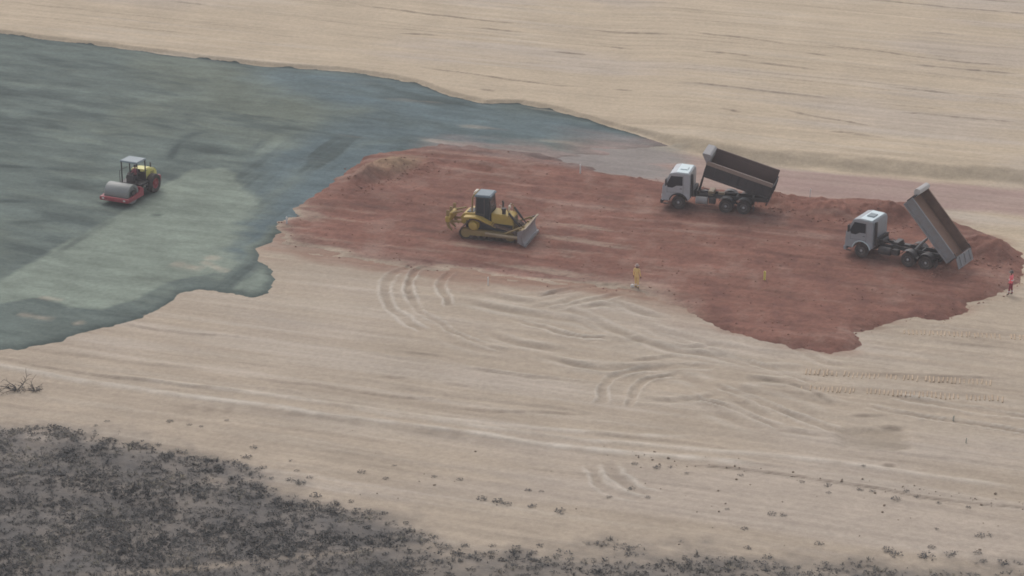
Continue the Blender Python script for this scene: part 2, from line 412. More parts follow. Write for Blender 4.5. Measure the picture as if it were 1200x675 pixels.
# ------------------------------------------------------------------ ground meshes
def tagit(o, label=None, cat=None, group=None, kind=None):
    if label: o['label'] = label
    if cat: o['category'] = cat
    if group: o['group'] = group
    if kind: o['kind'] = kind
    return o
def grid_mesh(name, z, keep, mat, attrs):
    j, i = np.nonzero(keep)
    vid = np.full((NY, NX), -1, np.int64)
    used = np.zeros((NY, NX), bool)
    for dj in (0, 1):
        for di in (0, 1): used[j+dj, i+di] = True
    vid[used] = np.arange(used.sum())
    q = np.stack([vid[j, i], vid[j, i+1], vid[j+1, i+1], vid[j+1, i]], 1).astype(np.int32)
    me = bpy.data.meshes.new(name)
    nv, nf = int(used.sum()), len(q)
    me.vertices.add(nv); me.loops.add(nf*4); me.polygons.add(nf)
    co = np.stack([X[used], Y[used], z[used]], 1).astype(np.float32)
    me.vertices.foreach_set('co', co.ravel())
    me.loops.foreach_set('vertex_index', q.ravel())
    me.polygons.foreach_set('loop_start', np.arange(0, nf*4, 4, dtype=np.int32))
    me.polygons.foreach_set('use_smooth', np.ones(nf, bool))
    me.update(calc_edges=True)
    for an, av in attrs.items():
        a = me.attributes.new(an, 'FLOAT', 'POINT')
        a.data.foreach_set('value', np.clip(av, 0, 1)[used].astype(np.float32))
    me.materials.append(mat)
    o = bpy.data.objects.new(name, me); COL.objects.link(o)
    o['kind'] = 'structure'
    return o
allc = np.ones((NY-1, NX-1), bool)
def cells(m): return m[:-1, :-1] | m[1:, :-1] | m[:-1, 1:] | m[1:, 1:]
sdP = polydist(PINK)+.9*fbm(U*.15, V*.5, 81, 4)
pink = sst(-.6, .9, sdP)*(.88+.2*fbm(U*.1, V*.9, 76, 3))
pinkg = np.clip(sst(-4, 3, sdP+2.6*fbm(U*.12, V*1.0, 80, 4))*sst(2, 8, X)+sst(1.2, -.2, sdG)*sst(12, 20, X)*sst(0, 3, 214-Y), 0, 1)
greydust = .6*sst(-1, 2, polydist(PL([(560, 165), (640, 160), (790, 170), (800, 190), (780, 214), (640, 206), (560, 195)]))+3.0*fbm(U*.12, V*1.1, 79, 4))
reddust = sst(-2.2, .5, sdR)*.45*(1-soft_left)*sst(.0, .6, fbm(U*.2, V*.8, 82, 3)+.4)*sst(-1.5, 0, sdR)+soft_left*sst(-3.5, .8, sdR+1.2*fbm(U*.15, V*.9, 83, 4))*.8
front = 1-sst(172, 196, Y+.36*X)
mauve = sst(-.1, .5, fbm(U*.05, V*.12, 84, 3)+.35*strip)
dryn = sst(.05, .8, strip+.5*fbm(X*.08, Y*.08, 85, 2))*.22
dampn = sst(.15, .8, -strip2*.6-strip*.6+.3*fbm(X*.1, Y*.1, 86, 2))*.12
litn = fbm(U*.25, V*.55, 87, 4)+.55*fbm(X*1.3, Y*1.0, 88, 3)
litter = sst(-2.2, 2.2, dS+2.0*litn)*(.86-.16*sst(-8, 2, X)+.22*fbm(X*.8, Y*.7, 89, 3))
path1 = stroke([(80, 674), (250, 664), (400, 650), (520, 640)], .5)
lt = litter[path1[0]]; litter[path1[0]] = lt*(1-.75*path1[2]*np.exp(-(path1[1]/.35)**2)*np.clip(.7+.6*vn(path1[3]*.6, path1[3]*0, 4), 0, 1))
bank_shade = sst(.0, .25, dBn/bw)*(1-sst(.75, 1.1, dBn/bw))*(.08+.45*sst(8, 14, X))  # shade on the camera-facing bank, put into the sand colour
ground = grid_mesh('ground', Z, allc, SAND, dict(front=front*.85, mauve=mauve*.6, pale=np.maximum(pale, dryn), darkened=np.maximum(darkened*.95, dampn), bank=bank_shade, reddust=np.maximum(reddust, .35*rtop*sst(-3.5, .5, sdR+1.5*fbm(U*.12, V, 78, 3))), pink=pink, greydust=greydust, litter=litter, silt=pit*.5*(.8+.4*edge_n)))
tagit(ground, 'pale graded sand ground of the earthworks', kind='structure')

sdC = polydist(COMP)+.25*fbm(X*.6, Y*.6, 91, 3)
sdBl = polydist(BLUE)+2.0*fbm(X*.2, Y*.2, 92, 4)
gst = fbm(U*.16+.3*V, V*.42, 93, 5, .62)
diag = fbm((X*.3+Y*.95)*.10, (X*.95-Y*.3)*.75, 98, 4)
gmix = sst(-23, -19, X)*(1-sst(-13, -5, X))*(1-sst(204, 210, Y))
gst = gst*(1-.85*gmix)+diag*1.5*gmix
comp = sst(-.35-.9*sst(-22, -18, X), .35, sdC+.7*gmix*diag)*.95
blue = sst(-3, 2.2, sdBl)*(.85+.25*gst)*(1-comp)
light = sst(.05, .6, gst)*(.38+.3*gmix)
comp = np.maximum(comp, light*(1-comp))
rim = sst(-4.5, -1.0, sdR+.8*diag)*(1-sst(-9, -5, X))*sst(.3, 1.2, sdG)   # loose blue-grey gravel pushed up beside the red earth
comp = comp*(1-.8*rim)
blue = np.maximum(blue*(1-.3*rim), .95*rim)
olive = sst(-.05, .6, fbm(X*.07, Y*.05, 94, 3)+.3*gst)*(1-comp)*(1-blue)*.5
darkg = sst(.02, .55, -gst+.3*fbm(X*.1, Y*.1, 95, 2))*.65*(1-comp*.8)
fringe_shade = np.clip(sst(.9, .0, sdG)*sst(-.3, .1, sdG)*.5+.75*sst(1.3, .2, sdG)*sst(-2.5, -1.0, dB), 0, 1)  # darker fringe, plus shadow of the bench step painted along its foot
sandy = np.zeros(X.shape)
for ln in [([(45, 349), (75, 353)], .3), ([(20, 369), (64, 376)], .3), ([(236, 306), (268, 320)], .35), ([(200, 308), (240, 316)], .5), ([(85, 382), (100, 378)], .3), ([(240, 305), (258, 300)], .5)]:
    sl, s, e, run = stroke(ln[0], ln[1], .6)
    sandy[sl] = np.maximum(sandy[sl], .75*np.sqrt(e)*np.exp(-(s/ln[1])**2)*np.clip(.8+.6*vn(run*1.5, run*0+s*2, 3), 0, 1))
sandy = np.maximum(sandy, .5*sst(.35, .75, fbm(U*.12, V*.6, 97, 4))*sst(-18, -8, X)*sst(196, 205, Y)*(1-sst(8, 14, X)))
for pix, w, k in [([(-40, 238), (20, 236), (70, 240)], .9, .8), ([(-40, 192), (20, 196), (90, 200), (140, 203)], .8, .85), ([(196, 192), (208, 172), (226, 158), (262, 154)], .7, .85), ([(0, 262), (60, 258), (110, 250)], .6, .45), ([(110, 160), (150, 158), (185, 163)], .7, .6), ([(60, 222), (110, 219), (140, 214)], .5, .5), ([(175, 251), (192, 252)], .35, .8), ([(60, 300), (110, 270), (140, 252)], .45, .5)]:
    sl, s, e, run = stroke(pix, w)
    darkg[sl] = np.maximum(darkg[sl], k*e*np.exp(-(s/w)**2)*np.clip(.8+.5*vn(run*.5, s*1.5, 6), 0, 1.1))
greyl = grid_mesh('gravel_layer', Z+tG, cells(sdG > -.5) & allc, GREYM, dict(comp=comp*(1-fringe_shade), blue=blue, olive=olive, dark=np.maximum(darkg, fringe_shade), sandy=sandy, pink=np.maximum(pinkg*.9, .7*rtop*sst(-9, -4, X)*sst(-4.5, .3, sdR+2.0*fbm(U*.12, V*.9, 75, 4)))))
tagit(greyl, 'grey green layer of crushed gravel spread over the sand', kind='structure')

rdust = np.maximum(soft_left*sst(3.5, 0, sdR+1.5*fbm(U*.15, V*.9, 83, 4))*.8, sst(.12, .7, rstr+.25*fbm(U*.04, V*.25, 101, 2))*.8)
rdust = np.maximum(rdust, .85*sst(202, 210, Y+.25*X+2.5*fbm(U*.1, V*.8, 77, 3)))
rmot = fbm(X*.5, Y*.35, 104, 5, .65)
rdark = np.clip(sst(.08, .7, -rstr+.5*fbm(X*.06, Y*.06, 102, 2))*.6+.6*sst(.05, .5, rmot), 0, 1)
rdust = np.clip(rdust+.45*sst(.02, .5, -rmot), 0, 1)
rtan = sum(mound(px, py, 2.2, 2.6, .8) for px, py in ((445, 203), (470, 197)))
rsand = np.clip(soft_left*(.6*sst(.1, .7, fbm(U*.12, V*.9, 103, 5, .65)+.25*rmot+.35*sst(4, 0, sdR))+.85*sst(1.0, .0, sdR)), 0, 1)
redl = grid_mesh('red_earth_layer', Z1+tR, cells(sdR > -.6) & allc, REDM, dict(dust=rdust, dark=rdark, tan=rtan, sandy=rsand, greyed=.75*rtop*sst(-9, -4, X)*sst(3.8, 0, sdR+2.0*fbm(U*.12, V*.9, 73, 4))))
tagit(redl, 'reddish brown earth spread in front of the tipping trucks', kind='structure')

# ------------------------------------------------------------------ mesh builder
class MB:
    def __init__(s): s.bm = bmesh.new()
    def add(s, vs_, fs):
        v = [s.bm.verts.new(p) for p in vs_]
        for f in fs:
            try: s.bm.faces.new([v[i] for i in f])
            except ValueError: pass
        return s
    def box(s, c, d, rot=None, top=(1, 1)):
        """box by centre and size; `top` scales the upper face"""
        hx, hy, hz = d[0]/2, d[1]/2, d[2]/2
        pts = []
        for sz in (-1, 1):
            kx, ky = top if sz > 0 else (1, 1)
            for sx, sy in ((-1, -1), (1, -1), (1, 1), (-1, 1)):
                p = Vector((sx*hx*kx, sy*hy*ky, sz*hz))
                if rot is not None: p = Euler(rot).to_matrix() @ p
                pts.append(p+Vector(c))
        return s.add(pts, [(3, 2, 1, 0), (4, 5, 6, 7), (0, 1, 5, 4), (1, 2, 6, 5), (2, 3, 7, 6), (3, 0, 4, 7)])
    def prism(s, prof, y0, y1):
        """(x, z) outline drawn out along y"""
        n = len(prof)
        pts = [(x, y0, z) for x, z in prof]+[(x, y1, z) for x, z in prof]
        fs = [tuple(range(n)), tuple(range(2*n-1, n-1, -1))]
        fs += [(i, i+n, (i+1) % n+n, (i+1) % n) for i in range(n)]
        return s.add(pts, fs)
    def tube(s, pts, r, n=8, r1=None):
        pts = [Vector(p) for p in pts]
        r1 = r if r1 is None else r1
        rings = []
        for i, p in enumerate(pts):
            d = (pts[min(i+1, len(pts)-1)]-pts[max(i-1, 0)]).normalized()
            a = d.orthogonal().normalized() if i == 0 else (a-d*a.dot(d)).normalized()
            b = d.cross(a); rr = r+(r1-r)*i/(len(pts)-1)
            rings.append([p+(a*math.cos(2*math.pi*k/n)+b*math.sin(2*math.pi*k/n))*rr for k in range(n)])
        fs = []
        for i in range(len(pts)-1):
            fs += [(i*n+k, i*n+(k+1) % n, (i+1)*n+(k+1) % n, (i+1)*n+k) for k in range(n)]
        fs += [tuple(range(n-1, -1, -1)), tuple((len(pts)-1)*n+k for k in range(n))]
        return s.add([q for rg in rings for q in rg], fs)
    def lathe(s, prof, c=(0, 0, 0), n=24, axis='y'):
        """(radius, offset along axis) outline spun about the axis; closed loop"""
        m = len(prof); pts = []
        for k in range(n):
            a = 2*math.pi*k/n
            for r, h in prof:
                x, y = r*math.cos(a), r*math.sin(a)
                pts.append(Vector((x, h, y) if axis == 'y' else (x, y, h))+Vector(c))
        fs = [(k*m+i, k*m+(i+1) % m, ((k+1) % n)*m+(i+1) % m, ((k+1) % n)*m+i) for k in range(n) for i in range(m)]
        return s.add(pts, fs)
    def islands(s):
        seen, out = set(), []
        for v in s.bm.verts:
            if v in seen: continue
            st, isl = [v], []
            seen.add(v)
            while st:
                q = st.pop(); isl.append(q)
                for e in q.link_edges:
                    w = e.other_vert(q)
                    if w not in seen: seen.add(w); st.append(w)
            out.append(isl)
        return out
    def build_each(s, name, mat, parent=None, bevel=0.0, smooth=True):
        """one object for every separate piece"""
        s.bm.verts.index_update(); obs = []
        for isl in s.islands():
            ids = {v: i for i, v in enumerate(isl)}
            fs = [tuple(ids[v] for v in f.verts) for f in {f for v in isl for f in v.link_faces}]
            b = MB(); b.add([v.co.copy() for v in isl], fs); obs.append(b.build(name, mat, parent, bevel, smooth))
        s.bm.free()
        return obs
    def build(s, name, mat, parent=None, bevel=0.0, smooth=True, seg=2):
        bmesh.ops.remove_doubles(s.bm, verts=s.bm.verts, dist=1e-5)
        bmesh.ops.recalc_face_normals(s.bm, faces=s.bm.faces)
        if bevel:
            es = [e for e in s.bm.edges if len(e.link_faces) == 2 and e.calc_face_angle(0) > .5]
            bmesh.ops.bevel(s.bm, geom=es, offset=bevel, segments=seg, affect='EDGES', clamp_overlap=True)
        me = bpy.data.meshes.new(name); s.bm.to_mesh(me); s.bm.free()
        if smooth:
            me.polygons.foreach_set('use_smooth', [True]*len(me.polygons))
            me.set_sharp_from_angle(angle=.6)
        for mm in (mat if isinstance(mat, (list, tuple)) else [mat]): me.materials.append(mm)
        o = bpy.data.objects.new(name, me); COL.objects.link(o)
        if parent is not None: o.parent = parent
        return o
def thing(name, label, cat, loc, rz, group=None):
    o = bpy.data.objects.new(name, None); COL.objects.link(o)
    o.empty_display_size = .3
    o.location = loc; o.rotation_euler = (0, 0, rz)
    return tagit(o, label, cat, group)
def copy_tree(o, parent):
    c = o.copy(); COL.objects.link(c); c.parent = parent
    for ch in o.children: copy_tree(ch, c)
    return c

DUST = (.20, .125, .09)
M = dict(
    rubber=paint('tyre_rubber', (.022, .022, .024), .85, 0, (.13, .09, .07), .6),
    dark=paint('dark_chassis_steel', (.030, .030, .033), .6, 0, (.12, .085, .07), .45),
    rim=paint('wheel_rim_grey', (.13, .13, .135), .5, .1, DUST, .5),
    rimwhite=paint('wheel_hub_pale', (.50, .50, .51), .5, .0, DUST, .35),
    glass=paint('dark_cab_glass', (.016, .024, .033), .12, 0, (.06, .06, .07), .2),
    white=paint('cab_white_paint', (.44, .47, .50), .4, 0, (.28, .215, .185), .45),
    silver=paint('cab_silver_paint', (.31, .345, .375), .4, 0, (.24, .185, .16), .45),
    pale_lit=paint('cab_pale_lit_tone', (.60, .70, .72), .45, 0, (.45, .42, .38), .2),  # pale fender paint; on cab roofs it paints in light from above
    trim=paint('black_plastic_trim', (.035, .037, .042), .6, 0, (.13, .09, .07), .4),
    lamp=paint('lamp_lens', (.65, .65, .62), .15, 0, (.3, .25, .2), .2),
    beddark=paint('dump_body_charcoal', (.032, .031, .034), .65, 0, (.10, .07, .06), .35),
    bedbrown=paint('dump_body_rusty_inside', (.10, .066, .058), .8, 0, (.15, .09, .07), .6),
    bedrail=paint('dusty_tan_rail', (.25, .195, .165), .8, 0, (.27, .19, .15), .5),
    bedgrey=paint('dump_body_grey', (.235, .26, .28), .6, .0, (.20, .135, .11), .6),
    bedgreyin=paint('dump_body_soiled_inside', (.095, .056, .045), .85, 0, (.26, .165, .12), .7, 1.0),
    bedfloor=paint('dump_floor_soil', (.30, .19, .135), .95, 0, (.19, .10, .07), .7, .8),
    guard=paint('cab_guard_grey', (.30, .29, .29), .6, 0, (.22, .17, .15), .4),
    guardwhite=paint('cab_guard_pale', (.52, .50, .48), .6, 0, (.35, .28, .24), .4),
    oldyellow=paint('hydraulic_tank_tan', (.33, .25, .15), .6, 0, DUST, .5),
    chrome=paint('cylinder_steel', (.35, .36, .37), .3, .5, DUST, .35),
    yellow=paint('machine_yellow', (.50, .34, .055), .55, 0, (.24, .15, .08), .5),
    yellowd=paint('machine_yellow_soiled', (.33, .235, .075), .7, 0, (.21, .13, .085), .7),
    roofblue=paint('dozer_cab_roof', (.12, .165, .20), .5, 0, (.22, .19, .17), .25),
    track=paint('track_steel', (.10, .075, .06), .7, .2, (.17, .095, .07), .8),
    blade=paint('worn_blade_steel', (.30, .30, .315), .5, .2, (.22, .14, .11), .55),
    ivory=paint('ivory_cap', (.66, .60, .52), .6, 0, (.4, .3, .22), .3),
    maroon=paint('roller_red_frame', (.34, .05, .07), .45, 0, (.26, .14, .12), .45),
    lemon=paint('roller_yellow_hood', (.66, .60, .17), .45, 0, (.45, .38, .2), .3),
    drum=paint('roller_drum_steel', (.26, .265, .26), .55, .15, (.20, .20, .17), .5),
    canopy=paint('roller_canopy_grey', (.17, .215, .24), .5, 0, (.25, .26, .25), .3),
    seat=paint('black_seat', (.02, .02, .022), .7, 0, (.1, .08, .07), .2),
    skin=paint('skin', (.20, .105, .07), .6, 0, (.16, .08, .055), .2),
    boot=paint('black_boot', (.02, .018, .018), .7, 0, DUST, .4),
    ochre=paint('yellow_ochre_coverall', (.74, .50, .20), .9, 0, (.66, .42, .2), .4, 6),
    coral=paint('coral_red_jacket', (.95, .20, .23), .85, 0, (.75, .14, .17), .4, 6),
    crimson=paint('dark_red_trousers', (.26, .03, .05), .9, 0, (.2, .05, .05), .4, 6),
    band=paint('reflective_band', (.72, .68, .66), .4, 0, (.5, .4, .38), .3),
    helm1=paint('pinkish_helmet', (.42, .30, .27), .45, 0, DUST, .3),
    helm2=paint('dark_helmet', (.05, .045, .045), .45, 0, DUST, .3),
    rose=paint('rose_shirt', (.33, .10, .12), .9, 0, (.25, .08, .1), .3, 6),
    navy=paint('dark_blue_trousers', (.03, .035, .055), .9, 0, DUST, .3, 6),
    stakewhite=paint('white_stake_paint', (.75, .73, .70), .7, 0, (.5, .42, .35), .3),
    stakeyellow=paint('yellow_stake_paint', (.72, .60, .16), .6, 0, (.5, .4, .15), .3),
    stakegreen=paint('weathered_stake', (.42, .42, .36), .8, 0, (.3, .25, .2), .3),
)

# ------------------------------------------------------------------ dump trucks
def wheel(parent, x, y, r, w, side, dual=False, rimm='rim'):
    """tyre with a rim; side = +1/-1 is the outer face"""
    b = MB()
    cs = [0] if not dual else [0, -side*(w+.05)]
    for c in cs:
        b.lathe([(r*.56, -w*.42+c), (r*.80, -w*.5+c), (r*.95, -w*.46+c), (r, -w*.32+c), (r, w*.32+c), (r*.95, w*.46+c), (r*.80, w*.5+c), (r*.56, w*.42+c)], (0, 0, 0), 28)
    t = b.build('wheel', M['rubber'], parent)
    t.location = (x, y, r-.015)
    b = MB()
    d = .12 if not dual else .16
    ro = w*.40*side; ri = ro-side*d
    b.lathe([(r*.58, ro), (r*.53, ro), (r*.46, ri), (r*.22, ri), (r*.20, ri+side*.10), (.01, ri+side*.11), (.01, ri-side*.04), (r*.58, ri-side*.04)], (0, 0, 0), 24)
    for k in range(8):
        a = 2*math.pi*k/8
        b.tube([(r*.33*math.cos(a), ri-side*.01, r*.33*math.sin(a)), (r*.33*math.cos(a), ri+side*.05, r*.33*math.sin(a))], .025, 6)
    b.build('rim', M[rimm], t)
    b = MB(); b.lathe([(.01, ri+side*.17), (r*.13, ri+side*.16), (r*.17, ri+side*.10), (r*.17, ri+side*.06), (.01, ri+side*.06)], (0, 0, 0), 14); b.build('hub', M['rimwhite' if rimm == 'rim' else rimm], t)
    return t
def arch(cx, cz, r, a0, a1, n=9):
    return [(cx+r*math.cos(R(a0+(a1-a0)*k/n)), cz+r*math.sin(R(a0+(a1-a0)*k/n))) for k in range(n+1)]
def dump_truck(name, label, loc, rz, lift, st, HZ=1.30):
    t = thing(name, label, 'dump truck', loc, rz, 'dump trucks tipping red earth')
    FX, RX = 4.28, .68
    # --- cab
    prof = [(3.42, .95), (3.40, 2.62), (3.52, 2.80), (4.55, 2.86), (4.95, 2.78), (5.38, 1.92), (5.50, 1.75), (5.56, .62), (4.98, .62)]+arch(FX, .52, .68, 8, 172)[0:]+[(3.55, .62), (3.42, .7)]
    prof = [(3.42, .78), (3.40, 2.62), (3.52, 2.80), (4.55, 2.86), (4.95, 2.78), (5.40, 1.92), (5.52, 1.72), (5.58, .60), (5.00, .60)]+arch(FX, .54, .66, 10, 170)+[(3.50, .78)]
    b = MB(); b.prism(prof, -1.2, 1.2)
    cab = b.build('cab', M[st['cab']], t, .07, True, 3)
    # roof skin, toned lighter to paint in light from above
    b = MB(); b.prism([(3.56, 2.815), (4.50, 2.868), (4.50, 2.885), (3.58, 2.84)], -1.08, 1.08); b.build('roof_panel', M['pale_lit'], cab, .006)
    b = MB(); b.box((4.05, .0, 2.885), (.55, .75, .07), (0, R(-3), 0)); b.build('roof_hatch', M[st['hatch']], cab, .02)
    # glass
    b = MB(); b.prism([(4.97, 2.70), (5.36, 1.96), (5.375, 1.965), (4.99, 2.72)], -1.05, 1.05); b.build('windshield', M['glass'], cab, .004)
    for s in (-1, 1):
        y = s*1.2
        b = MB()
        b.prism([(3.98, 1.86), (3.98, 2.58), (4.86, 2.58), (5.20, 1.93), (5.12, 1.68), (4.75, 1.66), (4.45, 1.84)], y-s*.01, y+s*.008)
        b.build_each('side_window', M['glass'], cab, .003)
        b = MB()
        for p, q in (((3.93, .95), (3.93, 2.62)), ((5.16, 1.25), (5.16, 1.66))):
            b.box(((p[0]+q[0])/2, y+s*.001, (p[1]+q[1])/2), (.018, .006, q[1]-p[1]))
        b.box((4.55, y+s*.001, 1.30), (1.2, .006, .018))
        b.build_each('door_seam', M['trim'], cab)
        b = MB(); b.box((4.10, y+s*.02, 1.62), (.18, .03, .05)); b.build('door_handle', M['trim'], cab, .008)
        b = MB(); b.box((5.22, s*1.40, 2.12), (.10, .20, .52), (0, 0, 0)); b.tube([(5.15, s*1.19, 2.40), (5.22, s*1.38, 2.42)], .018, 6); b.tube([(5.25, s*1.19, 1.80), (5.22, s*1.38, 1.84)], .018, 6)
        b.build('mirror', M['trim'], cab, .02)
        b = MB(); b.box((5.575, s*.92, .98), (.06, .36, .22)); b.build('headlight', M['lamp'], cab, .02)
        b = MB(); b.prism(arch(FX, .54, .74, 12, 168, 12)+arch(FX, .54, .665, 168, 12, 12), y-s*.02, y+s*.045); b.build('wheel_arch', M[st['arch']], cab, .01)
        b = MB()
        for k in range(2): b.box((5.25, s*1.14, .38+.26*k), (.36, .16, .05))
        b.build_each('step', M['trim'], cab, .01)
        # air duct behind the cab
    b = MB(); b.box((5.575, 0, .52), (.20, 2.36, .34)); b.build('bumper', M[st['bumper']], cab, .05)
    b = MB()
    for k in range(4): b.box((5.572, 0, 1.02+.16*k), (.03, 1.3, .07))
    b.build_each('grille', M['trim'], cab, .01)
    b = MB(); b.box((3.30, .92, 2.02), (.16, .22, 1.5)); b.build('air_intake', M['trim'], t, .03)
    b = MB(); b.box((3.26, 0, 1.25), (.22, 2.0, .5)); b.build('cab_rear_crossmember', M['dark'], t, .03)
    # --- chassis
    b = MB()
    for s in (-1, 1): b.box((1.45, s*.43, .98), (7.6, .09, .27))
    for x in (-2.2, -1.2, 0, 1.2, 2.2, 3.1): b.box((x, 0, .98), (.10, .80, .2))
    ch = b.build('chassis', M['dark'], t, .01)
    b = MB()
    for x in (-RX, RX): b.tube([(x, -1.0, .52), (x, 1.0, .52)], .10, 10); b.lathe([(.05, -.22), (.22, -.10), (.22, .10), (.05, .22)], (x, 0, .52), 14)
    b.tube([(FX, -1.0, .52), (FX, 1.0, .52)], .07, 8)
    b.build_each('axle', M['dark'], t)
    for s in (-1, 1):
        b = MB(); b.box((0, s*.55, .62), (1.5, .10, .16), None, (.35, 1)); b.build('leaf_spring', M['dark'], t, .02)
    b = MB(); b.lathe([(.01, -.45), (.27, -.45), (.29, -.40), (.29, .40), (.27, .45), (.01, .45)], (0, 0, 0), 20, 'y')
    ft = b.build('fuel_tank', M[st['tank']], t); ft.rotation_euler = (0, 0, R(90)); ft.location = (2.55, .86, .74)
    b = MB(); b.box((1.75, .82, .78), (.5, .42, .42)); b.build('battery_box', M['dark'], t, .03)
    b = MB(); b.box((2.35, -.84, .76), (.9, .45, .45)); b.build('tool_box', M['dark'], t, .03)
    b = MB()
    for y in (.2, -.2): b.lathe([(.01, -.3), (.12, -.3), (.14, -.26), (.14, .26), (.12, .3), (.01, .3)], (3.0, y, 1.22), 14)
    b.build_each('air_tank', M['dark'], t)
    b = MB(); b.tube([(2.9, .62, 1.0), (2.85, .66, 1.45), (2.6, .64, 1.40), (2.1, .6, 1.2), (1.2, .55, 1.15)], .035, 7); b.tube([(3.2, -.2, 1.1), (2.5, -.3, 1.3), (1.9, -.2, 1.15)], .03, 7); b.build_each('air_hose', M['trim'], t)
    b = MB(); b.box((1.95, 0, 1.20), (.42, 1.0, .34)); b.box((1.2, .1, 1.17), (.5, .3, .18)); b.build('hydraulic_tank', M[st['hyd']], t, .03)
    for s in (-1, 1):
        wheel(t, FX, s*1.03, .525, .29, s, False, st['rimf'])
        for x in (-RX, RX): wheel(t, x, s*1.06, .525, .27, s, True, 'rim')
        b = MB()
        b.prism(arch(-RX, .55, .64, 150, 20, 8)+arch(RX, .55, .64, 160, 30, 8)+arch(RX, .55, .61, 30, 160, 8)+arch(-RX, .55, .61, 20, 150, 8), s*.66, s*1.22)
        b.build('mudguard', M['trim'], t, .004)
        b = MB(); b.box((-1.42, s*.95, .55), (.02, .52, .5)); b.build('mud_flap', M['trim'], t)
        b = MB(); b.box((-2.38, s*.72, .86), (.05, .34, .14)); b.build('tail_lamp', M['maroon'], t, .01)
    b = MB(); b.box((-2.36, 0, .86), (.10, 2.2, .12)); b.build('rear_bar', M['dark'], t, .02)
    # --- tipping body, hinged at the back of the chassis
    HX = -1.95
    L0, L1, BW, BH = -.60, 4.55, st.get('bw', 1.22), st['bh']
    b = MB(); b.box(((L0+L1)/2, 0, .09), (L1-L0, 2*BW-.12, .08))
    bed = b.build('dump_body', M[st['floor']], t, .01); bed.location = (HX, 0, HZ); bed.rotation_euler = (0, -lift, 0)
    b = MB()
    for s in (-1, 1): b.box((2.0, s*.42, -.04), (4.9, .12, .18))
    for x in np.linspace(-.4, 4.4, 8): b.box((float(x), 0, .005), (.10, 2*BW-.1, .09))
    b.build('subframe', M['dark'], bed, .01)
    for s in (-1, 1):
        hs = BH+(st.get('far', 0) if s < 0 else 0)
        b = MB(); b.box(((L0+L1)/2, s*(BW-.035), .06+hs/2), (L1-L0, .05, hs)); b.build('side_wall', M[st['side']], bed, .006)
        b = MB(); b.box(((L0+L1)/2, s*(BW-.072), .10+hs/2), (L1-L0-.12, .016, hs-.10)); b.build('wall_lining', M[st['inner']], bed)
        b = MB()
        for x in (np.linspace(L0+.08, L1-.08, st['ribs'])): b.box((float(x), s*(BW+.025), .02+hs*.5), (.11, .07, hs*.96))
        for r_ in [0]: b.box(((L0+L1)/2, s*(BW+.02), .05), (L1-L0, .075, .16))
        b.build_each('side_rib', M[st['side']], bed, .008)
        b = MB(); b.box(((L0+L1)/2, s*(BW+.01), .06+hs+st['rail']/2-.03), (L1-L0+.02, .15, st['rail'])); b.build('top_rail', M[st['railm'] if s > 0 else st['inner']], bed, .02)
    b = MB(); b.box((L1-.03, 0, .08+(BH+.14)/2), (.06, 2*BW-.02, BH+.14))
    for y in (-.75, 0, .75): b.box((L1+.03, y, .08+BH/2), (.09, .12, BH))
    b.build('headboard', M[st['head']], bed, .01)
    b = MB(); b.prism(st['guardp'], *st.get('gy', (-BW+.04, BW-.04))); b.build('cab_guard', M[st['guard']], bed, .03)
    b = MB(); b.box((0, 0, -.58*BH), (.06, 2*BW-.02, BH*1.2))
    for y in (-.8, 0, .8): b.box((-.05, y, -.5*BH), (.07, .10, BH))
    tg = b.build('tailgate', M[st['gate']], bed, .01); tg.location = (L0-.05, 0, .10+BH); tg.rotation_euler = (0, st['gateang'], 0)
    b = MB()
    for s in (-1, 1): b.tube([(L0-.10, s*(BW-.02), .12+BH), (L0+.25, s*(BW-.02), .16+BH)], .05, 8)
    b.build_each('gate_hinge', M['dark'], bed)
    # --- hoist
    if st['hoist'] == 'front':
        top = Vector((HX, 0, HZ))+Matrix.Rotation(-lift, 3, 'Y') @ Vector((L1+.12, .1, .95))
        p0 = Vector((2.95, .1, 1.05)); d = top-p0
        b = MB(); b.tube([p0, p0+d*.42], .085, 10); b.tube([p0+d*.40, p0+d*.74], .065, 10); b.tube([p0+d*.72, top], .045, 10)
        b.build('hoist_cylinder', M['dark'], t)
    else:
        top = Vector((HX, 0, HZ))+Matrix.Rotation(-lift, 3, 'Y') @ Vector((1.75, 0, -.05))
        p0 = Vector((.55, 0, 1.0)); d = top-p0
        b = MB()
        for y in (-.16, .16): b.tube([p0+Vector((0, y, 0)), p0+d*.55+Vector((0, y, 0))], .09, 10); b.tube([p0+d*.5+Vector((0, y, 0)), top+Vector((0, y, 0))], .055, 10)
        b.build('hoist_cylinder', M['chrome'], t)
    return t
def truck_origin(fpx, rpx):
    """front-axle and last-axle contact pixels of the near side -> root point and heading"""
    a, b_ = spot(*fpx), spot(*rpx)
    h = math.atan2(a.y-b_.y, a.x-b_.x)
    f = Vector((math.cos(h), math.sin(h), 0)); left = Vector((-f.y, f.x, 0))
    mid = b_+f*.68-left*1.15
    return Vector((mid.x, mid.y, height(mid.x, mid.y))), h
o1, h1 = truck_origin((795, 246), (871, 251))
dump_truck('dump_truck', 'white cab dump truck with dark charcoal tipping body slightly raised', o1, h1, R(15.5),
           dict(cab='white', hatch='pale_lit', arch='trim', bumper='trim', tank='guard', hyd='oldyellow', rimf='rim', bh=.92, far=.34, ribs=9, rail=.30, floor='bedbrown', side='beddark', inner='bedbrown',
                railm='bedrail', head='beddark', guard='guard', gate='beddark', gateang=0.0, hoist='front',
                guardp=[(4.40, 1.02), (4.62, 1.02), (5.12, 1.62), (5.10, 1.70), (4.56, 1.74), (4.40, 1.62)]), 1.55)
o2, h2 = truck_origin((1003, 304), (1086, 315))
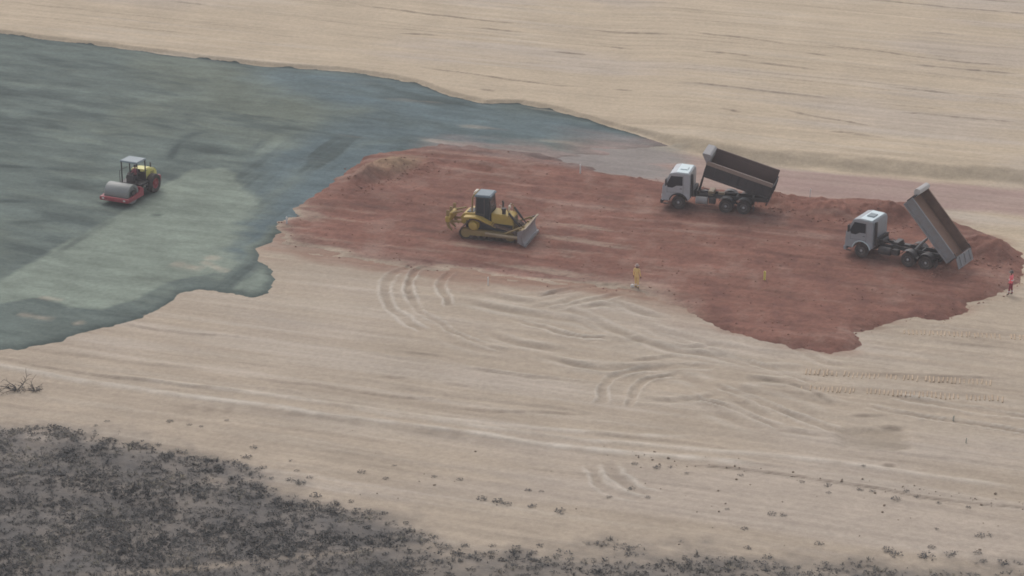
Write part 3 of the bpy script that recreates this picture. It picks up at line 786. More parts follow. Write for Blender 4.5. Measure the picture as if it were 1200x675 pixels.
dump_truck('dump_truck', 'silver cab dump truck with pale grey tipping body raised steeply, tailgate hanging open', o2, h2-R(5), R(47),
           dict(cab='silver', hatch='canopy', arch='pale_lit', bumper='silver', tank='dark', hyd='dark', rimf='rim', bh=.72, ribs=2, rail=.12, floor='bedfloor', side='bedgrey', inner='bedgreyin',
                railm='bedgrey', head='beddark', guard='guardwhite', gate='bedgrey', gateang=R(47+18), hoist='under',
                guardp=[(4.45, .74), (4.58, .72), (4.80, .80), (4.92, .98), (4.88, 1.18), (4.66, 1.28), (4.45, 1.18)], gy=(-1.1, .62), bw=1.29))

# ------------------------------------------------------------------ bulldozer
def bulldozer(loc, rz):
    t = thing('bulldozer', 'yellow crawler bulldozer with raised rear ripper and dark glazed cab on red earth', 'bulldozer', loc, rz)
    # track path: two idlers and a raised sprocket
    circ = [((1.62, .46), .40), ((-1.62, .46), .40), ((-1.02, 1.08), .44)]
    pts = []
    def arc(c, r, a0, a1):
        n = 8
        return [(c[0]+r*math.cos(R(a0+(a1-a0)*k/n)), c[1]+r*math.sin(R(a0+(a1-a0)*k/n))) for k in range(n+1)]
    loop = arc((1.62, .46), .42, 72, -90)+arc((-1.62, .46), .42, 270, 150)+arc((-1.02, 1.08), .46, 142, 78)
    # resample evenly
    P_ = [Vector((x, 0, z)) for x, z in loop]+[Vector((loop[0][0], 0, loop[0][1]))]
    tot = sum((P_[i+1]-P_[i]).length for i in range(len(P_)-1)); NS = 44
    shoes = []
    for k in range(NS):
        s = tot*k/NS
        for i in range(len(P_)-1):
            L = (P_[i+1]-P_[i]).length
            if s <= L: d = (P_[i+1]-P_[i]).normalized(); shoes.append((P_[i]+d*s, d)); break
            s -= L
    for sd in (-1, 1):
        yc = sd*1.04
        b = MB()
        for p, d in shoes:
            ang = math.atan2(-d.z, d.x)
            nrm = Vector((d.z, 0, -d.x))
            nrm = -nrm if nrm.dot(p-Vector((-.3, 0, .75))) < 0 else nrm
            b.box(p+Vector((0, yc, 0)), (tot/NS*.94, .58, .05), (0, ang, 0))
            b.box(p+nrm*.045+Vector((0, yc, 0)), (.03, .58, .06), (0, ang, 0))
        b.build('track', M['track'], t, 0, False)['kind'] = 'stuff'
        b = MB(); b.prism([(-1.62, .30), (1.62, .30), (1.72, .50), (1.55, .66), (.4, .74), (-1.5, .70), (-1.72, .5)], yc-.20, yc+.20); b.build('track_frame', M['yellowd'], t, .04)
        for (cx, cz), r in circ[:2]:
            b = MB(); b.lathe([(.04, -.16), (r-.06, -.16), (r-.01, -.08), (r-.01, .08), (r-.06, .16), (.04, .16)], (cx, yc, cz), 20); b.build('idler', M['yellowd'], t)
        b = MB(); b.lathe([(.03, -.12), (.40, -.12), (.40, .12), (.03, .12)], (-1.02, yc, 1.08), 22)
        b.lathe([(.02, .0), (.34, .0), (.30, sd*.33), (.20, sd*.37), (.02, sd*.38)], (-1.02, yc, 1.08), 22); b.build('sprocket', M['yellow'], t)
        b = MB()
        for k in range(6): b.lathe([(.03, -.15), (.13, -.15), (.13, .15), (.03, .15)], (-1.2+.48*k, yc, .26), 12)
        b.build_each('track_roller', M['track'], t)
        b = MB(); b.prism([(-1.75, 1.60), (-.95, 1.64), (-.55, 1.56), (.10, 1.28), (.62, 1.06), (.62, 1.12), (.08, 1.36), (-.5, 1.66), (-.95, 1.75), (-1.75, 1.70)], sd*.72, sd*1.34); b.build('fender', M['yellow'], t, .02)
        # push arm from the track frame to the blade
        b = MB(); b.tube([(-.1, sd*1.47, .62), (1.0, sd*1.50, .58), (2.52, sd*1.50, .52)], .14, 6); b.build('push_arm', M['oldyellow'], t)
        b = MB(); b.tube([(1.3, sd*1.40, .72), (2.50, sd*1.25, 1.28)], .075, 8); b.build('tilt_brace', M['yellowd'], t)
        b = MB(); b.tube([(1.42, sd*.72, 2.10), (2.0, sd*.68, 1.36)], .085, 10); b.tube([(1.95, sd*.68, 1.42), (2.52, sd*.62, .75)], .05, 8); b.build('lift_cylinder', M['dark'], t)
        b = MB(); b.tube([(1.40, sd*.66, 1.78), (1.40, sd*.70, 2.18), (1.28, sd*.66, 2.34)], .04, 7); b.build('cylinder_bracket', M['yellowd'], t)
    # hull and hood
    b = MB(); b.prism([(-1.75, .62), (1.55, .62), (1.7, .9), (1.7, 1.2), (-1.75, 1.3)], -.70, .70); b.build('hull', M['dark'], t, .04)
    b = MB(); b.prism([(.12, .98), (1.62, .70), (1.74, .82), (1.68, 1.72), (1.48, 1.82), (.12, 1.96)], -.68, .68); hood = b.build('hood', M['yellow'], t, .05)
    b = MB()
    for k in range(7): b.box((1.745-.008*k, 0, .92+.115*k), (.04, 1.1, .05))
    b.build_each('radiator_grille', M['dark'], hood)
    b = MB(); b.tube([(.72, .32, 1.85), (.72, .32, 2.55), (.66, .32, 2.64)], .07, 10); b.build('exhaust_stack', M['dark'], t)
    b = MB(); b.lathe([(.02, 0), (.14, 0), (.14, .30), (.17, .32), (.17, .46), (.02, .5)], (.95, -.3, 1.84), 16, 'z'); b.build('precleaner', M['dark'], t)
    b = MB(); b.tube([(1.05, .55, 1.80), (1.1, .58, 2.25), (1.22, .60, 2.42)], .035, 7); b.tube([(.5, .6, 1.88), (.5, .62, 2.15), (.35, .62, 2.18)], .03, 7); b.build_each('handrail', M['ivory'], t)
    b = MB(); b.box((1.15, .45, 2.18), (.16, .22, .18)); b.tube([(1.15, .45, 1.76), (1.15, .45, 2.12)], .03, 6); b.build('work_lamp', M['ivory'], t, .03)
    # rear
    b = MB(); b.prism([(-2.05, .95), (-1.05, .88), (-1.05, 1.84), (-1.85, 1.80), (-2.10, 1.55)], -.70, .70); b.build('fuel_tank', M['yellow'], t, .05)
    b = MB(); b.box((-1.45, 0, 1.83), (.5, 1.0, .08)); b.build('tank_cover', M['dark'], t, .02)
    # cab
    b = MB(); b.prism([(-1.02, 1.58), (.02, 1.36), (.10, 2.0), (.02, 3.12), (-.98, 3.12), (-1.06, 2.2)], -.74, .74); cab = b.build('cab', M['trim'], t, .05)
    b = MB(); b.prism([(-.92, 1.90), (-.40, 1.86), (-.40, 3.02), (-.90, 3.02)], .735, .752); b.prism([(-.92, 1.90), (-.40, 1.86), (-.40, 3.02), (-.90, 3.02)], -.752, -.735)
    b.build_each('side_window', M['glass'], cab)
    b = MB()
    for s in (-1, 1): b.prism([(-.34, 1.55), (-.04, 1.48), (.03, 2.1), (-.03, 3.02), (-.34, 3.02)], s*.735, s*.752)
    b.build_each('door_window', M['glass'], cab)
    b = MB(); b.prism([(.075, 2.28), (.0, 3.02), (.02, 3.03), (.095, 2.29)], -.62, .62); b.build('windshield', M['glass'], cab)
    b = MB(); b.prism([(-.93, 3.03), (-1.03, 2.28), (-1.05, 2.29), (-.95, 3.04)], -.62, .62); b.build('rear_window', M['glass'], cab)
    b = MB(); b.box((-.48, 0, 3.20), (1.26, 1.62, .17), None, (.90, .92)); b.build('cab_roof', M['roofblue'], cab, .05)
    b = MB()
    for s in (-1, 1): b.tube([(-1.28, s*.66, 1.95), (-1.24, s*.66, 3.05), (-1.10, s*.62, 3.25)], .065, 8)
    b.tube([(-1.12, -.64, 3.24), (-1.12, .64, 3.24)], .06, 8)
    b.build('roll_bar', M['yellowd'], t)
    b = MB(); b.lathe([(.02, -.30), (.12, -.30), (.15, -.22), (.15, .22), (.12, .30), (.02, .30)], (-1.20, .30, 3.18), 16); b.tube([(-1.30, .3, 3.18), (-1.40, .3, 3.0), (-1.36, .3, 2.75)], .07, 8); b.build('air_conditioner', M['ivory'], t)
    # ripper
    b = MB()
    for s in (-1, 1):
        b.tube([(-2.0, s*.45, 1.05), (-3.05, s*.48, .95)], .10, 6)
        b.tube([(-2.0, s*.45, 1.85), (-2.9, s*.45, 1.62)], .075, 8)
    b.build_each('ripper_link', M['yellowd'], t)
    b = MB(); b.box((-3.0, 0, 1.28), (.34, 2.1, .42)); b.box((-2.85, 0, 1.58), (.3, 1.2, .2)); b.build('ripper_beam', M['yellow'], t, .05)
    for y in (-.85, 0, .85):
        b = MB(); b.prism([(-3.12, 1.95), (-2.92, 1.95), (-2.90, 1.0), (-2.86, .72), (-2.66, .42), (-2.74, .40), (-3.02, .62), (-3.14, 1.0)], y-.06, y+.06); b.build('ripper_shank', M['yellowd'], t, .01)
    # blade: curved plate
    n = 9; fr = []; bk = []
    for k in range(n+1):
        u = k/n; z = .04+1.30*u
        x = 2.62+.26*(2*u-1)**2*(1 if u > .5 else .85)
        fr.append((x+.05, z)); bk.append((x-.03, z))
    b = MB(); b.prism(bk+fr[::-1], -1.82, 1.82); bl = b.build('blade', M['blade'], t, .008)
    b = MB(); b.box((2.90, 0, .07), (.09, 3.66, .16), (0, R(-18), 0)); b.build('cutting_edge', M['chrome'], bl, .006)
    for s in (-1, 1):
        b = MB(); b.prism(bk[:]+[(2.34, 1.1), (2.36, .3)], s*1.82, s*1.86); b.build('blade_end_plate', M['blade'], bl, .004)
    b = MB()
    for z, y in ((.45, 0), (1.0, 0)): b.box((2.50, 0, z), (.16, 3.5, .16))
    for y in (-1.5, -.62, .62, 1.5): b.box((2.46, y, .72), (.16, .14, .95))
    b.build('blade_stiffener', M['yellowd'], bl, .02)
    b = MB(); b.box((2.85, 0, 1.345), (.12, 3.64, .05)); b.build('blade_top_edge', M['oldyellow'], bl, .01)
    return t
hd = R(-16)
f_ = Vector((math.cos(hd), math.sin(hd), 0)); l_ = Vector((-f_.y, f_.x, 0))
dc = spot(616, 290)-f_*2.95*1.04+l_*1.84          # near lower corner of the blade
bulldozer(Vector((dc.x, dc.y, height(dc.x, dc.y)+.0)), hd).scale = (1.04, 1.0, 1.0)

# ------------------------------------------------------------------ people
def person(name, label, cat, loc, rz, joints, mats, helmet, seated=False, extra=None):
    """one continuous skinned body; mats = function(point) -> material index"""
    J = joints
    verts, rad, edges = [], [], []
    idx = {}
    def v(k, p, r):
        idx[k] = len(verts); verts.append(p); rad.append(r)
    for k, (p, r) in J['v'].items(): v(k, p, r)
    for a, b_ in J['e']: edges.append((idx[a], idx[b_]))
    for s in ('l', 'r'):       # fingers and thumb
        pa, wr = Vector(J['v']['palm_'+s][0]), Vector(J['v']['wrist_'+s][0])
        d = (pa-wr).normalized(); side = d.cross(Vector((0, 0, 1)) if abs(d.z) < .8 else Vector((1, 0, 0))).normalized()
        curl = d.cross(side).normalized()
        for q in range(4):
            o = side*(-.030+.02*q); ln = (.062, .075, .07, .055)[q]
            v('f%s%d' % (s, q), tuple(pa+o+d*.045), .010); v('g%s%d' % (s, q), tuple(pa+o+d*(.045+ln*.6)+curl*.014), .009); v('h%s%d' % (s, q), tuple(pa+o+d*(.04+ln*.9)+curl*.04), .008)
            edges += [(idx['palm_'+s], idx['f%s%d' % (s, q)]), (idx['f%s%d' % (s, q)], idx['g%s%d' % (s, q)]), (idx['g%s%d' % (s, q)], idx['h%s%d' % (s, q)])]
        v('t1'+s, tuple(pa+side*-.045+d*.0), .011); v('t2'+s, tuple(pa+side*-.06+d*.045+curl*.015), .010)
        edges += [(idx['palm_'+s], idx['t1'+s]), (idx['t1'+s], idx['t2'+s])]
    me = bpy.data.meshes.new(name); me.from_pydata(verts, edges, [])
    o = bpy.data.objects.new(name, me); COL.objects.link(o)
    md = o.modifiers.new('skin', 'SKIN'); md.use_smooth_shade = True
    for i, sv in enumerate(me.skin_vertices[0].data):
        r = rad[i]; sv.radius = r if isinstance(r, tuple) else (r, r)
        sv.use_root = (i == idx['pelvis'])
    sb = o.modifiers.new('sub', 'SUBSURF'); sb.levels = 1; sb.render_levels = 1
    dg = bpy.context.evaluated_depsgraph_get()
    m2 = bpy.data.meshes.new_from_object(o.evaluated_get(dg))
    o.modifiers.clear(); o.data = m2
    fn, ml = mats
    for mm in ml: m2.materials.append(M[mm])
    for p in m2.polygons: p.material_index = fn(p.center); p.use_smooth = True
    o.location = loc; o.rotation_euler = (0, 0, rz)
    tagit(o, label, cat)
    hc = Vector(J['v']['head'][0])
    b = MB(); b.lathe([(.002, .135), (.06, .125), (.105, .085), (.125, .03), (.128, .0), (.155, -.012), (.155, -.022), (.118, -.012), (.09, .06), (.002, .11)], hc+Vector((0, 0, .035)), 18, 'z')
    b.box(hc+Vector((.15, 0, .022)), (.09, .16, .012)); b.build('helmet', M[helmet], o)
    b = MB()
    for s in (-1, 1): b.lathe([(.001, -.012), (.010, -.008), (.013, 0), (.010, .008), (.001, .012)], hc+Vector((.092, s*.036, .0)), 8)
    b.build_each('eye', M['boot'], o)
    b = MB(); b.prism([(hc.x+.085, hc.z-.045), (hc.x+.128, hc.z-.04), (hc.x+.090, hc.z+.01)], hc.y-.014, hc.y+.014); b.build('nose', M['skin'], o)
    if extra: extra(o)
    return o
E_STD = [('pelvis', 'waist'), ('waist', 'chest'), ('chest', 'neck'), ('neck', 'jaw'), ('jaw', 'head'), ('head', 'crown')]
for s in 'lr':
    E_STD += [('chest', 'sh_'+s), ('sh_'+s, 'el_'+s), ('el_'+s, 'wrist_'+s), ('wrist_'+s, 'palm_'+s), ('pelvis', 'hip_'+s), ('hip_'+s, 'knee_'+s), ('knee_'+s, 'ank_'+s), ('ank_'+s, 'toe_'+s)]
def stand(stride=.10, arm_l=None, arm_r=None, lean=.0):
    v = dict(pelvis=((0, 0, .96), (.155, .12)), waist=((lean*.3, 0, 1.12), (.14, .11)), chest=((lean*.7, 0, 1.33), (.175, .125)), neck=((lean, 0, 1.50), .06), jaw=((lean+.02, 0, 1.575), (.07, .075)),
             head=((lean+.015, 0, 1.655), (.088, .098)), crown=((lean, 0, 1.735), .065))
    for s, q, ar in (('l', 1, arm_l), ('r', -1, arm_r)):
        a = ar or ((.0, .25, 1.15), (.06, .27, .92), (.08, .27, .845))
        v['sh_'+s] = ((lean*.8, q*.185, 1.43), .068)
        v['el_'+s] = ((a[0][0], q*a[0][1], a[0][2]), .052); v['wrist_'+s] = ((a[1][0], q*a[1][1], a[1][2]), .035); v['palm_'+s] = ((a[2][0], q*a[2][1], a[2][2]), (.022, .042))
        v['hip_'+s] = ((0, q*.095, .88), .105); v['knee_'+s] = ((q*stride*.5+.02, q*.115, .49), .075)
        v['ank_'+s] = ((q*stride, q*.125, .10), .055); v['toe_'+s] = ((q*stride+.16, q*.14, .045), .045)
    return dict(v=v, e=E_STD)
def body_map(shirt_lo, wrist=.93, boot=.13):
    def f(c):
        if c.z > 1.50: return 0
        if c.z < boot: return 3
        if abs(c.y) > .2 and c.z < wrist: return 0
        return 1 if c.z > shirt_lo else 2
    return f
def bands(zs, m='band'):
    def f(o):
        for s in (-1, 1):
            for z, r, x, y in zs:
                b = MB(); b.lathe([(r-.01, -.03), (r, -.03), (r, .03), (r-.01, .03)], (x*s+.01, s*y, z), 14, 'z'); b.build('reflective_band', M[m], o)
    return f
def vest(o):
    bands([(.30, .082, .075, .12)])(o)
    b = MB(); b.lathe([(.165, -.035), (.182, -.035), (.182, .035), (.165, .035)], (0, 0, 1.14), 18, 'z'); b.build('reflective_band', M['band'], o)
w1 = spot(746, 338)
person('person', 'worker in yellow ochre coverall and pale helmet standing at the red earth edge', 'person', w1, R(60), stand(.09), (body_map(0.0), ['skin', 'ochre', 'ochre', 'boot']), 'helm1', extra=bands([(.28, .082, .07, .12)]))
w2 = spot(1184, 346)
person('person', 'worker in coral red jacket and dark red trousers standing near the frame edge', 'person', w2, R(150), stand(.08, arm_l=((-.02, .26, 1.15), (.10, .25, .94), (.13, .24, .87))), (body_map(.95), ['skin', 'coral', 'crimson', 'boot']), 'helm2', extra=vest)

# ------------------------------------------------------------------ roller
def roller(loc, rz):
    t = thing('road_roller', 'single drum road roller with red frame, yellow hood and grey canopy on gravel', 'road roller', loc, rz)
    b = MB(); n = 40
    b.lathe([(.55, -1.06), (.745, -1.06), (.75, -1.05), (.75, 1.05), (.745, 1.06), (.55, 1.06), (.50, .9), (.10, .86), (.10, -.86), (.50, -.9)], (1.45, 0, .74), n); b.build('drum', M['drum'], t)
    b = MB(); b.box((2.42, 0, .47), (.26, 2.56, .30)); b.build('front_beam', M['maroon'], t, .04)
    for s in (-1, 1):
        b = MB(); b.prism([(.30, .34), (2.31, .32), (2.31, .63), (1.6, .66), (.9, .74), (.30, .96)], s*1.09, s*1.28); b.build('side_beam', M['maroon'], t, .03)
        b = MB(); b.lathe([(.02, 0), (.28, 0), (.28, s*.05), (.02, s*.05)], (1.45, s*1.09, .80), 18); b.build('drum_motor', M['dark'], t)
    b = MB(); b.box((.42, 0, .80), (.26, 2.30, .46)); b.build('rear_beam', M['maroon'], t, .04)
    b = MB(); b.box((2.17, 0, .52), (.10, 2.1, .05), (0, R(30), 0)); b.build('drum_scraper', M['dark'], t)
    b = MB(); b.box((.05, 0, .78), (.55, .5, .45)); b.build('articulation_joint', M['dark'], t, .06)
    # rear tractor
    b = MB(); b.prism([(-2.75, .62), (-.2, .55), (-.2, 1.02), (-2.75, 1.0)], -.52, .52); b.build('rear_frame', M['dark'], t, .03)
    b = MB(); b.box((-.90, 0, 1.42), (.06, 1.36, .66)); b.build('dark_fill_panel', M['dark'], t)  # added dark panel, stands in for the shade under the canopy
    b = MB(); b.box((-2.72, 0, .78), (.26, 1.75, .55)); b.build('counterweight', M['maroon'], t, .05)
    b = MB(); b.prism([(-2.72, 1.02), (-.92, 1.02), (-.92, 1.92), (-1.5, 1.95), (-2.3, 1.74), (-2.66, 1.50)], -.62, .62); hood = b.build('hood', M['lemon'], t, .08, True, 3)
    for s in (-1, 1):
        b = MB()
        for k in range(4): b.box((-2.0+.01*k, s*.622, 1.18+.11*k), (.5, .012, .05))
        b.build_each('hood_vent', M['dark'], hood)
        wheel(t, -1.62, s*.92, .74, .52, s, False, 'maroon')
        b = MB(); b.box((-.35, s*.98, .68), (.5, .26, .05)); b.box((-.35, s*1.02, .95), (.5, .2, .05)); b.tube([(-.6, s*1.05, .6), (-.6, s*1.05, 1.1)], .025, 6); b.build_each('step', M['dark'], t)
    b = MB(); b.box((-.35, 0, 1.06), (1.15, 1.9, .10)); b.build('platform', M['dark'], t, .02)
    b = MB(); b.box((-.62, 0, 1.36), (.46, .50, .12)); b.box((-.86, 0, 1.66), (.12, .48, .55), (0, R(-8), 0)); b.box((-.62, 0, 1.2), (.3, .35, .22)); b.build('seat', M['seat'], t, .04)
    b = MB(); b.box((.10, 0, 1.42), (.22, .7, .66), None, (.7, .9)); b.build('console', M['dark'], t, .04)
    b = MB(); b.lathe([(.17, -.015), (.20, -.015), (.20, .015), (.17, .015)], (0, 0, 0), 18, 'z')
    sw = b.build('steering_wheel', M['trim'], t); sw.location = (-.10, 0, 1.80); sw.rotation_euler = (0, R(-35), 0)
    b = MB()
    for s in (-1, 1):
        b.tube([(.16, s*.92, 1.1), (.16, s*.92, 2.0)], .025, 7); b.tube([(-.9, s*.92, 2.0), (.16, s*.92, 2.0)], .025, 7)
    b.build_each('guard_rail', M['dark'], t)
    for x, y in ((.20, .70), (.20, -.70), (-.92, .70), (-.92, -.70)):
        b = MB(); b.box((x, y, 1.92), (.08, .08, 1.72)); b.build('canopy_post', M['dark'], t, .01)
    b = MB(); b.box((-.36, 0, 2.82), (1.42, 1.62, .12), None, (.94, .95)); b.build('canopy', M['canopy'], t, .04)
    b = MB(); b.tube([(-2.2, .35, 1.7), (-2.2, .35, 2.15)], .05, 8); b.build('exhaust_pipe', M['dark'], t)
    for s in (-1, 1):
        b = MB(); b.box((2.56, s*.95, .50), (.04, .18, .12)); b.build('front_lamp', M['lamp'], t, .01)
    return t
rzr = R(180+65)
rf = Vector((math.cos(rzr), math.sin(rzr), 0)); rl = Vector((-rf.y, rf.x, 0))
pr = spot(181, 225)                       # near rear tyre on the ground
rc = pr+rf*1.62-rl*.98
rz_ = height(rc.x, rc.y)
roller(Vector((rc.x, rc.y, rz_)), rzr)
v_ = dict(pelvis=((0, 0, .10), (.15, .13)), waist=((-.02, 0, .26), (.14, .11)), chest=((0, 0, .47), (.175, .125)), neck=((.03, 0, .64), .06), jaw=((.05, 0, .715), (.07, .075)), head=((.045, 0, .795), (.088, .098)), crown=((.03, 0, .875), .065))
for s, q in (('l', 1), ('r', -1)):
    v_['sh_'+s] = ((.01, q*.185, .57), .068); v_['el_'+s] = ((.10, q*.25, .32), .052); v_['wrist_'+s] = ((.34, q*.18, .36), .035); v_['palm_'+s] = ((.41, q*.17, .37), (.022, .042))
    v_['hip_'+s] = ((.06, q*.10, .09), .105); v_['knee_'+s] = ((.42, q*.15, .06), .075); v_['ank_'+s] = ((.42, q*.15, -.27), .055); v_['toe_'+s] = ((.55, q*.16, -.315), .04)
def seat_map(c):
    if c.z > .64: return 0
    if c.z < -.20: return 3
    if c.x > .30 and c.z > .24: return 0
    return 1 if c.z > .16 else 2
sl_ = rc+rf*(-.62); 
person('person', 'roller operator in rose shirt seated under the grey canopy', 'person', Vector((sl_.x, sl_.y, rz_+1.42)), rzr, dict(v=v_, e=E_STD), (seat_map, ['skin', 'rose', 'navy', 'boot']), 'helm2')

# ------------------------------------------------------------------ survey stakes
def stake(px, py, hgt, w, mat, label, tilt=0.0, flag=False, cap=None):
    p = spot(px, py)
    t = thing('survey_stake', label, 'stake', p, random.uniform(0, 3), 'survey stakes')
    t.rotation_euler = (tilt, tilt*.5, t.rotation_euler.z)
    b = MB(); b.prism([(-w/2, -.15), (w/2, -.15), (w/2, hgt-.04), (0, hgt), (-w/2, hgt-.04)], -w/3, w/3); b.build('post', M[mat], t, .006)
    if cap:
        b = MB(); b.box((0, 0, hgt*.72), (w*1.7, w*.9, hgt*.30)); b.build('marker_board', M[cap], t, .006)
    return t
stake(680, 203, .75, .13, 'stakewhite', 'white survey stake on the grey strip left of the charcoal bodied truck')
stake(336, 262, .55, .12, 'stakewhite', 'white survey stake where gravel meets the red earth', .06)
stake(572, 334, .62, .10, 'stakewhite', 'thin white survey stake on sand below the bulldozer')
stake(949, 233, .75, .09, 'stakewhite', 'white survey stake behind the red earth ridge between the trucks', .04)
stake(896, 328, .66, .15, 'stakeyellow', 'yellow marker stake alone on the red earth')
stake(1117, 493, .36, .10, 'stakegreen', 'short weathered stake on sand right of the silt hollow', .08)
stake(1132, 519, .34, .08, 'stakegreen', 'short thin grey stake on sand nearest the lower right', .05)
t = spot(741, 336)
b = MB(); b.box((0, 0, .08), (.26, .16, .18), None, (.8, .75)); b.tube([(-.08, 0, .16), (-.05, 0, .22), (.05, 0, .22), (.08, 0, .16)], .012, 6)
bag = b.build('bag', M['stakewhite'], None, .04); bag.location = t; tagit(bag, 'small white bag on the ground beside the ochre clad worker', 'bag')

# ------------------------------------------------------------------ clods, track prints
def clod_mesh(seed, r):
    rg = random.Random(seed)
    bm = bmesh.new(); bmesh.ops.create_icosphere(bm, subdivisions=1, radius=r)
    for v in bm.verts:
        k = 1+.28*math.sin(v.co.x*9/r*.3+seed)+rg.uniform(-.14, .14)
        v.co = Vector((v.co.x*k*1.2, v.co.y*k, v.co.z*k*.75))
    me = bpy.data.meshes.new('clod'); bm.to_mesh(me); bm.free(); return me
def scatter_clods(name, n, region, mat, size):
    vs_, fs_, off = [], [], 0
    tmpl = []
    for k in range(6):
        me = clod_mesh(k, 1.0); tmpl.append((np.array([v.co[:] for v in me.vertices]), [tuple(p.vertices) for p in me.polygons])); bpy.data.meshes.remove(me)
    for (px, py) in region(n):
        p = spot(px, py); s = size*random.choice((.5, .6, .7, .9, 1.3))*random.uniform(.7, 1.2)
        tv, tf = random.choice(tmpl); a = random.uniform(0, 6.28); c, s_ = math.cos(a), math.sin(a)
        q = np.stack([tv[:, 0]*c-tv[:, 1]*s_, tv[:, 0]*s_+tv[:, 1]*c, tv[:, 2]], 1)*s+np.array([p.x, p.y, p.z+s*.25])
        vs_.append(q); fs_ += [tuple(i+off for i in f) for f in tf]; off += len(tv)
    me = bpy.data.meshes.new(name); me.from_pydata(np.concatenate(vs_).tolist(), [], fs_)
    me.materials.append(mat); o = bpy.data.objects.new(name, me); COL.objects.link(o); o['kind'] = 'stuff'
    return o
def near_mounds(n):
    out = []
    while len(out) < n:
        m = random.choice(MOUNDS[:13]); out.append((m[0]+random.gauss(0, m[2]*9), m[1]+random.gauss(0, m[3]*3.2)))
    return [q for q in out if RED_ok(q)]
redpoly = RED
def RED_ok(q):
    x, y = P(*q); i = np.searchsorted(xs, x); j = np.searchsorted(ys, y)
    return sdR[min(j, NY-1), min(i, NX-1)] > -.3
CLOD = soil('clod_earth', (.25, .13, .098), [], (.4, 1.2), .25, .6)
tagit(scatter_clods('earth_clods', 420, near_mounds, CLOD, .075), 'small red clods strewn over the dumped earth', 'earth clods')
def all_red(n):
    out = []
    while len(out) < n:
        q = (random.uniform(325, 1200), random.uniform(175, 418))
        if RED_ok(q): out.append(q)
    return out
tagit(scatter_clods('earth_crumbs', 1500, all_red, CLOD, .05), 'fine red crumbs over the whole spread of red earth', 'earth crumbs')
SANDCLOD = soil('clod_sand', (.22, .17, .125), [], (.4, 1.2), .25, .6)
def edge_spots(n):
    out = []
    for k in range(n):
        t_ = random.random()
        if random.random() < .5: x = 700+500*t_; y = 540+(x-800)*.125+random.gauss(0, 5)
        else: x = 400+800*t_; y = 560+(x-400)*.07+random.gauss(0, 25)
        out.append((x, y))
    return out
tagit(scatter_clods('sand_clods', 110, edge_spots, SANDCLOD, .06), 'crumbs of damp sand along the near windrow', 'sand clods')
# cleat prints left by a crawler
b = MB()
for (a, c) in (((945, 436), (1165, 449)), ((940, 455), (1175, 468)), ((1060, 389), (1205, 396))):
    pa, pc = spot(*a), spot(*c); d = (pc-pa); L = d.length; d.normalize(); ang = math.atan2(d.y, d.x)
    k = 0.0
    while k < L:
        p = pa+d*k
        if random.random() < .93:
            p = p+Vector((random.gauss(0, .02), random.gauss(0, .06), 0))
            b.box((p.x, p.y, height(p.x, p.y)+.008), (.13, 1.0*random.uniform(.7, 1), .075), (0, 0, ang+random.gauss(0, .04)), (.4, .95))
        k += .27
PRINT = soil('pressed_sand', (.46, .35, .25), [], (.4, 1.2), .15, .5)
tp = b.build('track_print', PRINT, ground, 0, False); tp['kind'] = 'stuff'

# ------------------------------------------------------------------ plants
def leaf_mat(name):
    m, n, l = new_mat(name)
    a = n.new('ShaderNodeAttribute'); a.attribute_name = 'tone'
    r = n.new('ShaderNodeValToRGB')
    e = r.color_ramp.elements
    e[0].position = 0; e[0].color = (.070, .068, .064, 1)
    e[1].position = 1; e[1].color = (.32, .28, .21, 1)
    for p_, c in ((.35, (.100, .097, .094, 1)), (.6, (.14, .133, .122, 1)), (.8, (.20, .185, .16, 1))):
        q = e.new(p_); q.color = c
    l.new(a.outputs['Fac'], r.inputs[0])
    b_ = n.new('ShaderNodeBsdfPrincipled'); b_.inputs['Roughness'].default_value = .9; b_.inputs['Specular IOR Level'].default_value = .1
    o = n.new('ShaderNodeOutputMaterial'); l.new(r.outputs[0], b_.inputs['Base Color']); l.new(b_.outputs[0], o.inputs[0])
    return m
LEAF = leaf_mat('dry_scrub_leaf')
def tuft(seed, kind):
    """leaf and twig faces of one low plant about 1 m across: (verts, quads)"""
    rg = random.Random(seed); V_, F_ = [], []
    n = {'bush': 20, 'grass': 10, 'small': 11}[kind] if seed < 50 else 46
    for k in range(n):
        a = rg.uniform(0, 6.283); rr = math.sqrt(rg.random())*.5
        if kind == 'grass':
            base = Vector((rr*.4*math.cos(a), rr*.4*math.sin(a), 0)); tip = base+Vector((math.cos(a)*rg.uniform(.1, .45), math.sin(a)*rg.uniform(.1, .45), rg.uniform(.3, .7)))
            w = Vector((-math.sin(a), math.cos(a), 0))*.035; mid = (base+tip)/2+Vector((0, 0, .08))
            i = len(V_); V_ += [base-w, base+w, mid+w*.8, mid-w*.8, tip+w*.15, tip-w*.15]; F_ += [(i, i+1, i+2, i+3), (i+3, i+2, i+4, i+5)]
        else:
            h = rg.uniform(.03, .5)*(1-.9*rr); c = Vector((rr*math.cos(a), rr*math.sin(a), h))
            s = rg.uniform(.05, .12)*(1.5 if seed < 50 else 1); u = Vector((rg.gauss(0, 1), rg.gauss(0, 1), rg.gauss(0, .5))).normalized(); w = u.orthogonal().normalized()
            w = (Matrix.Rotation(rg.uniform(0, 6.28), 3, u) @ w)
            i = len(V_); V_ += [c-u*s, c-w*s*.5, c+u*s, c+w*s*.5]; F_.append((i, i+1, i+2, i+3))
            if k % 4 == 0:
                g = Vector((-math.sin(a), math.cos(a), 0))*.012
                i = len(V_); V_ += [Vector((0, 0, -.03))-g, Vector((0, 0, -.03))+g, c+g, c-g]; F_.append((i, i+1, i+2, i+3))
    return np.array([v[:] for v in V_]), F_
WTUFT = [tuft(50+k, 'bush') for k in range(5)]
TUFTS = [tuft(k, 'bush' if k < 5 else ('grass' if k < 8 else 'small')) for k in range(10)]
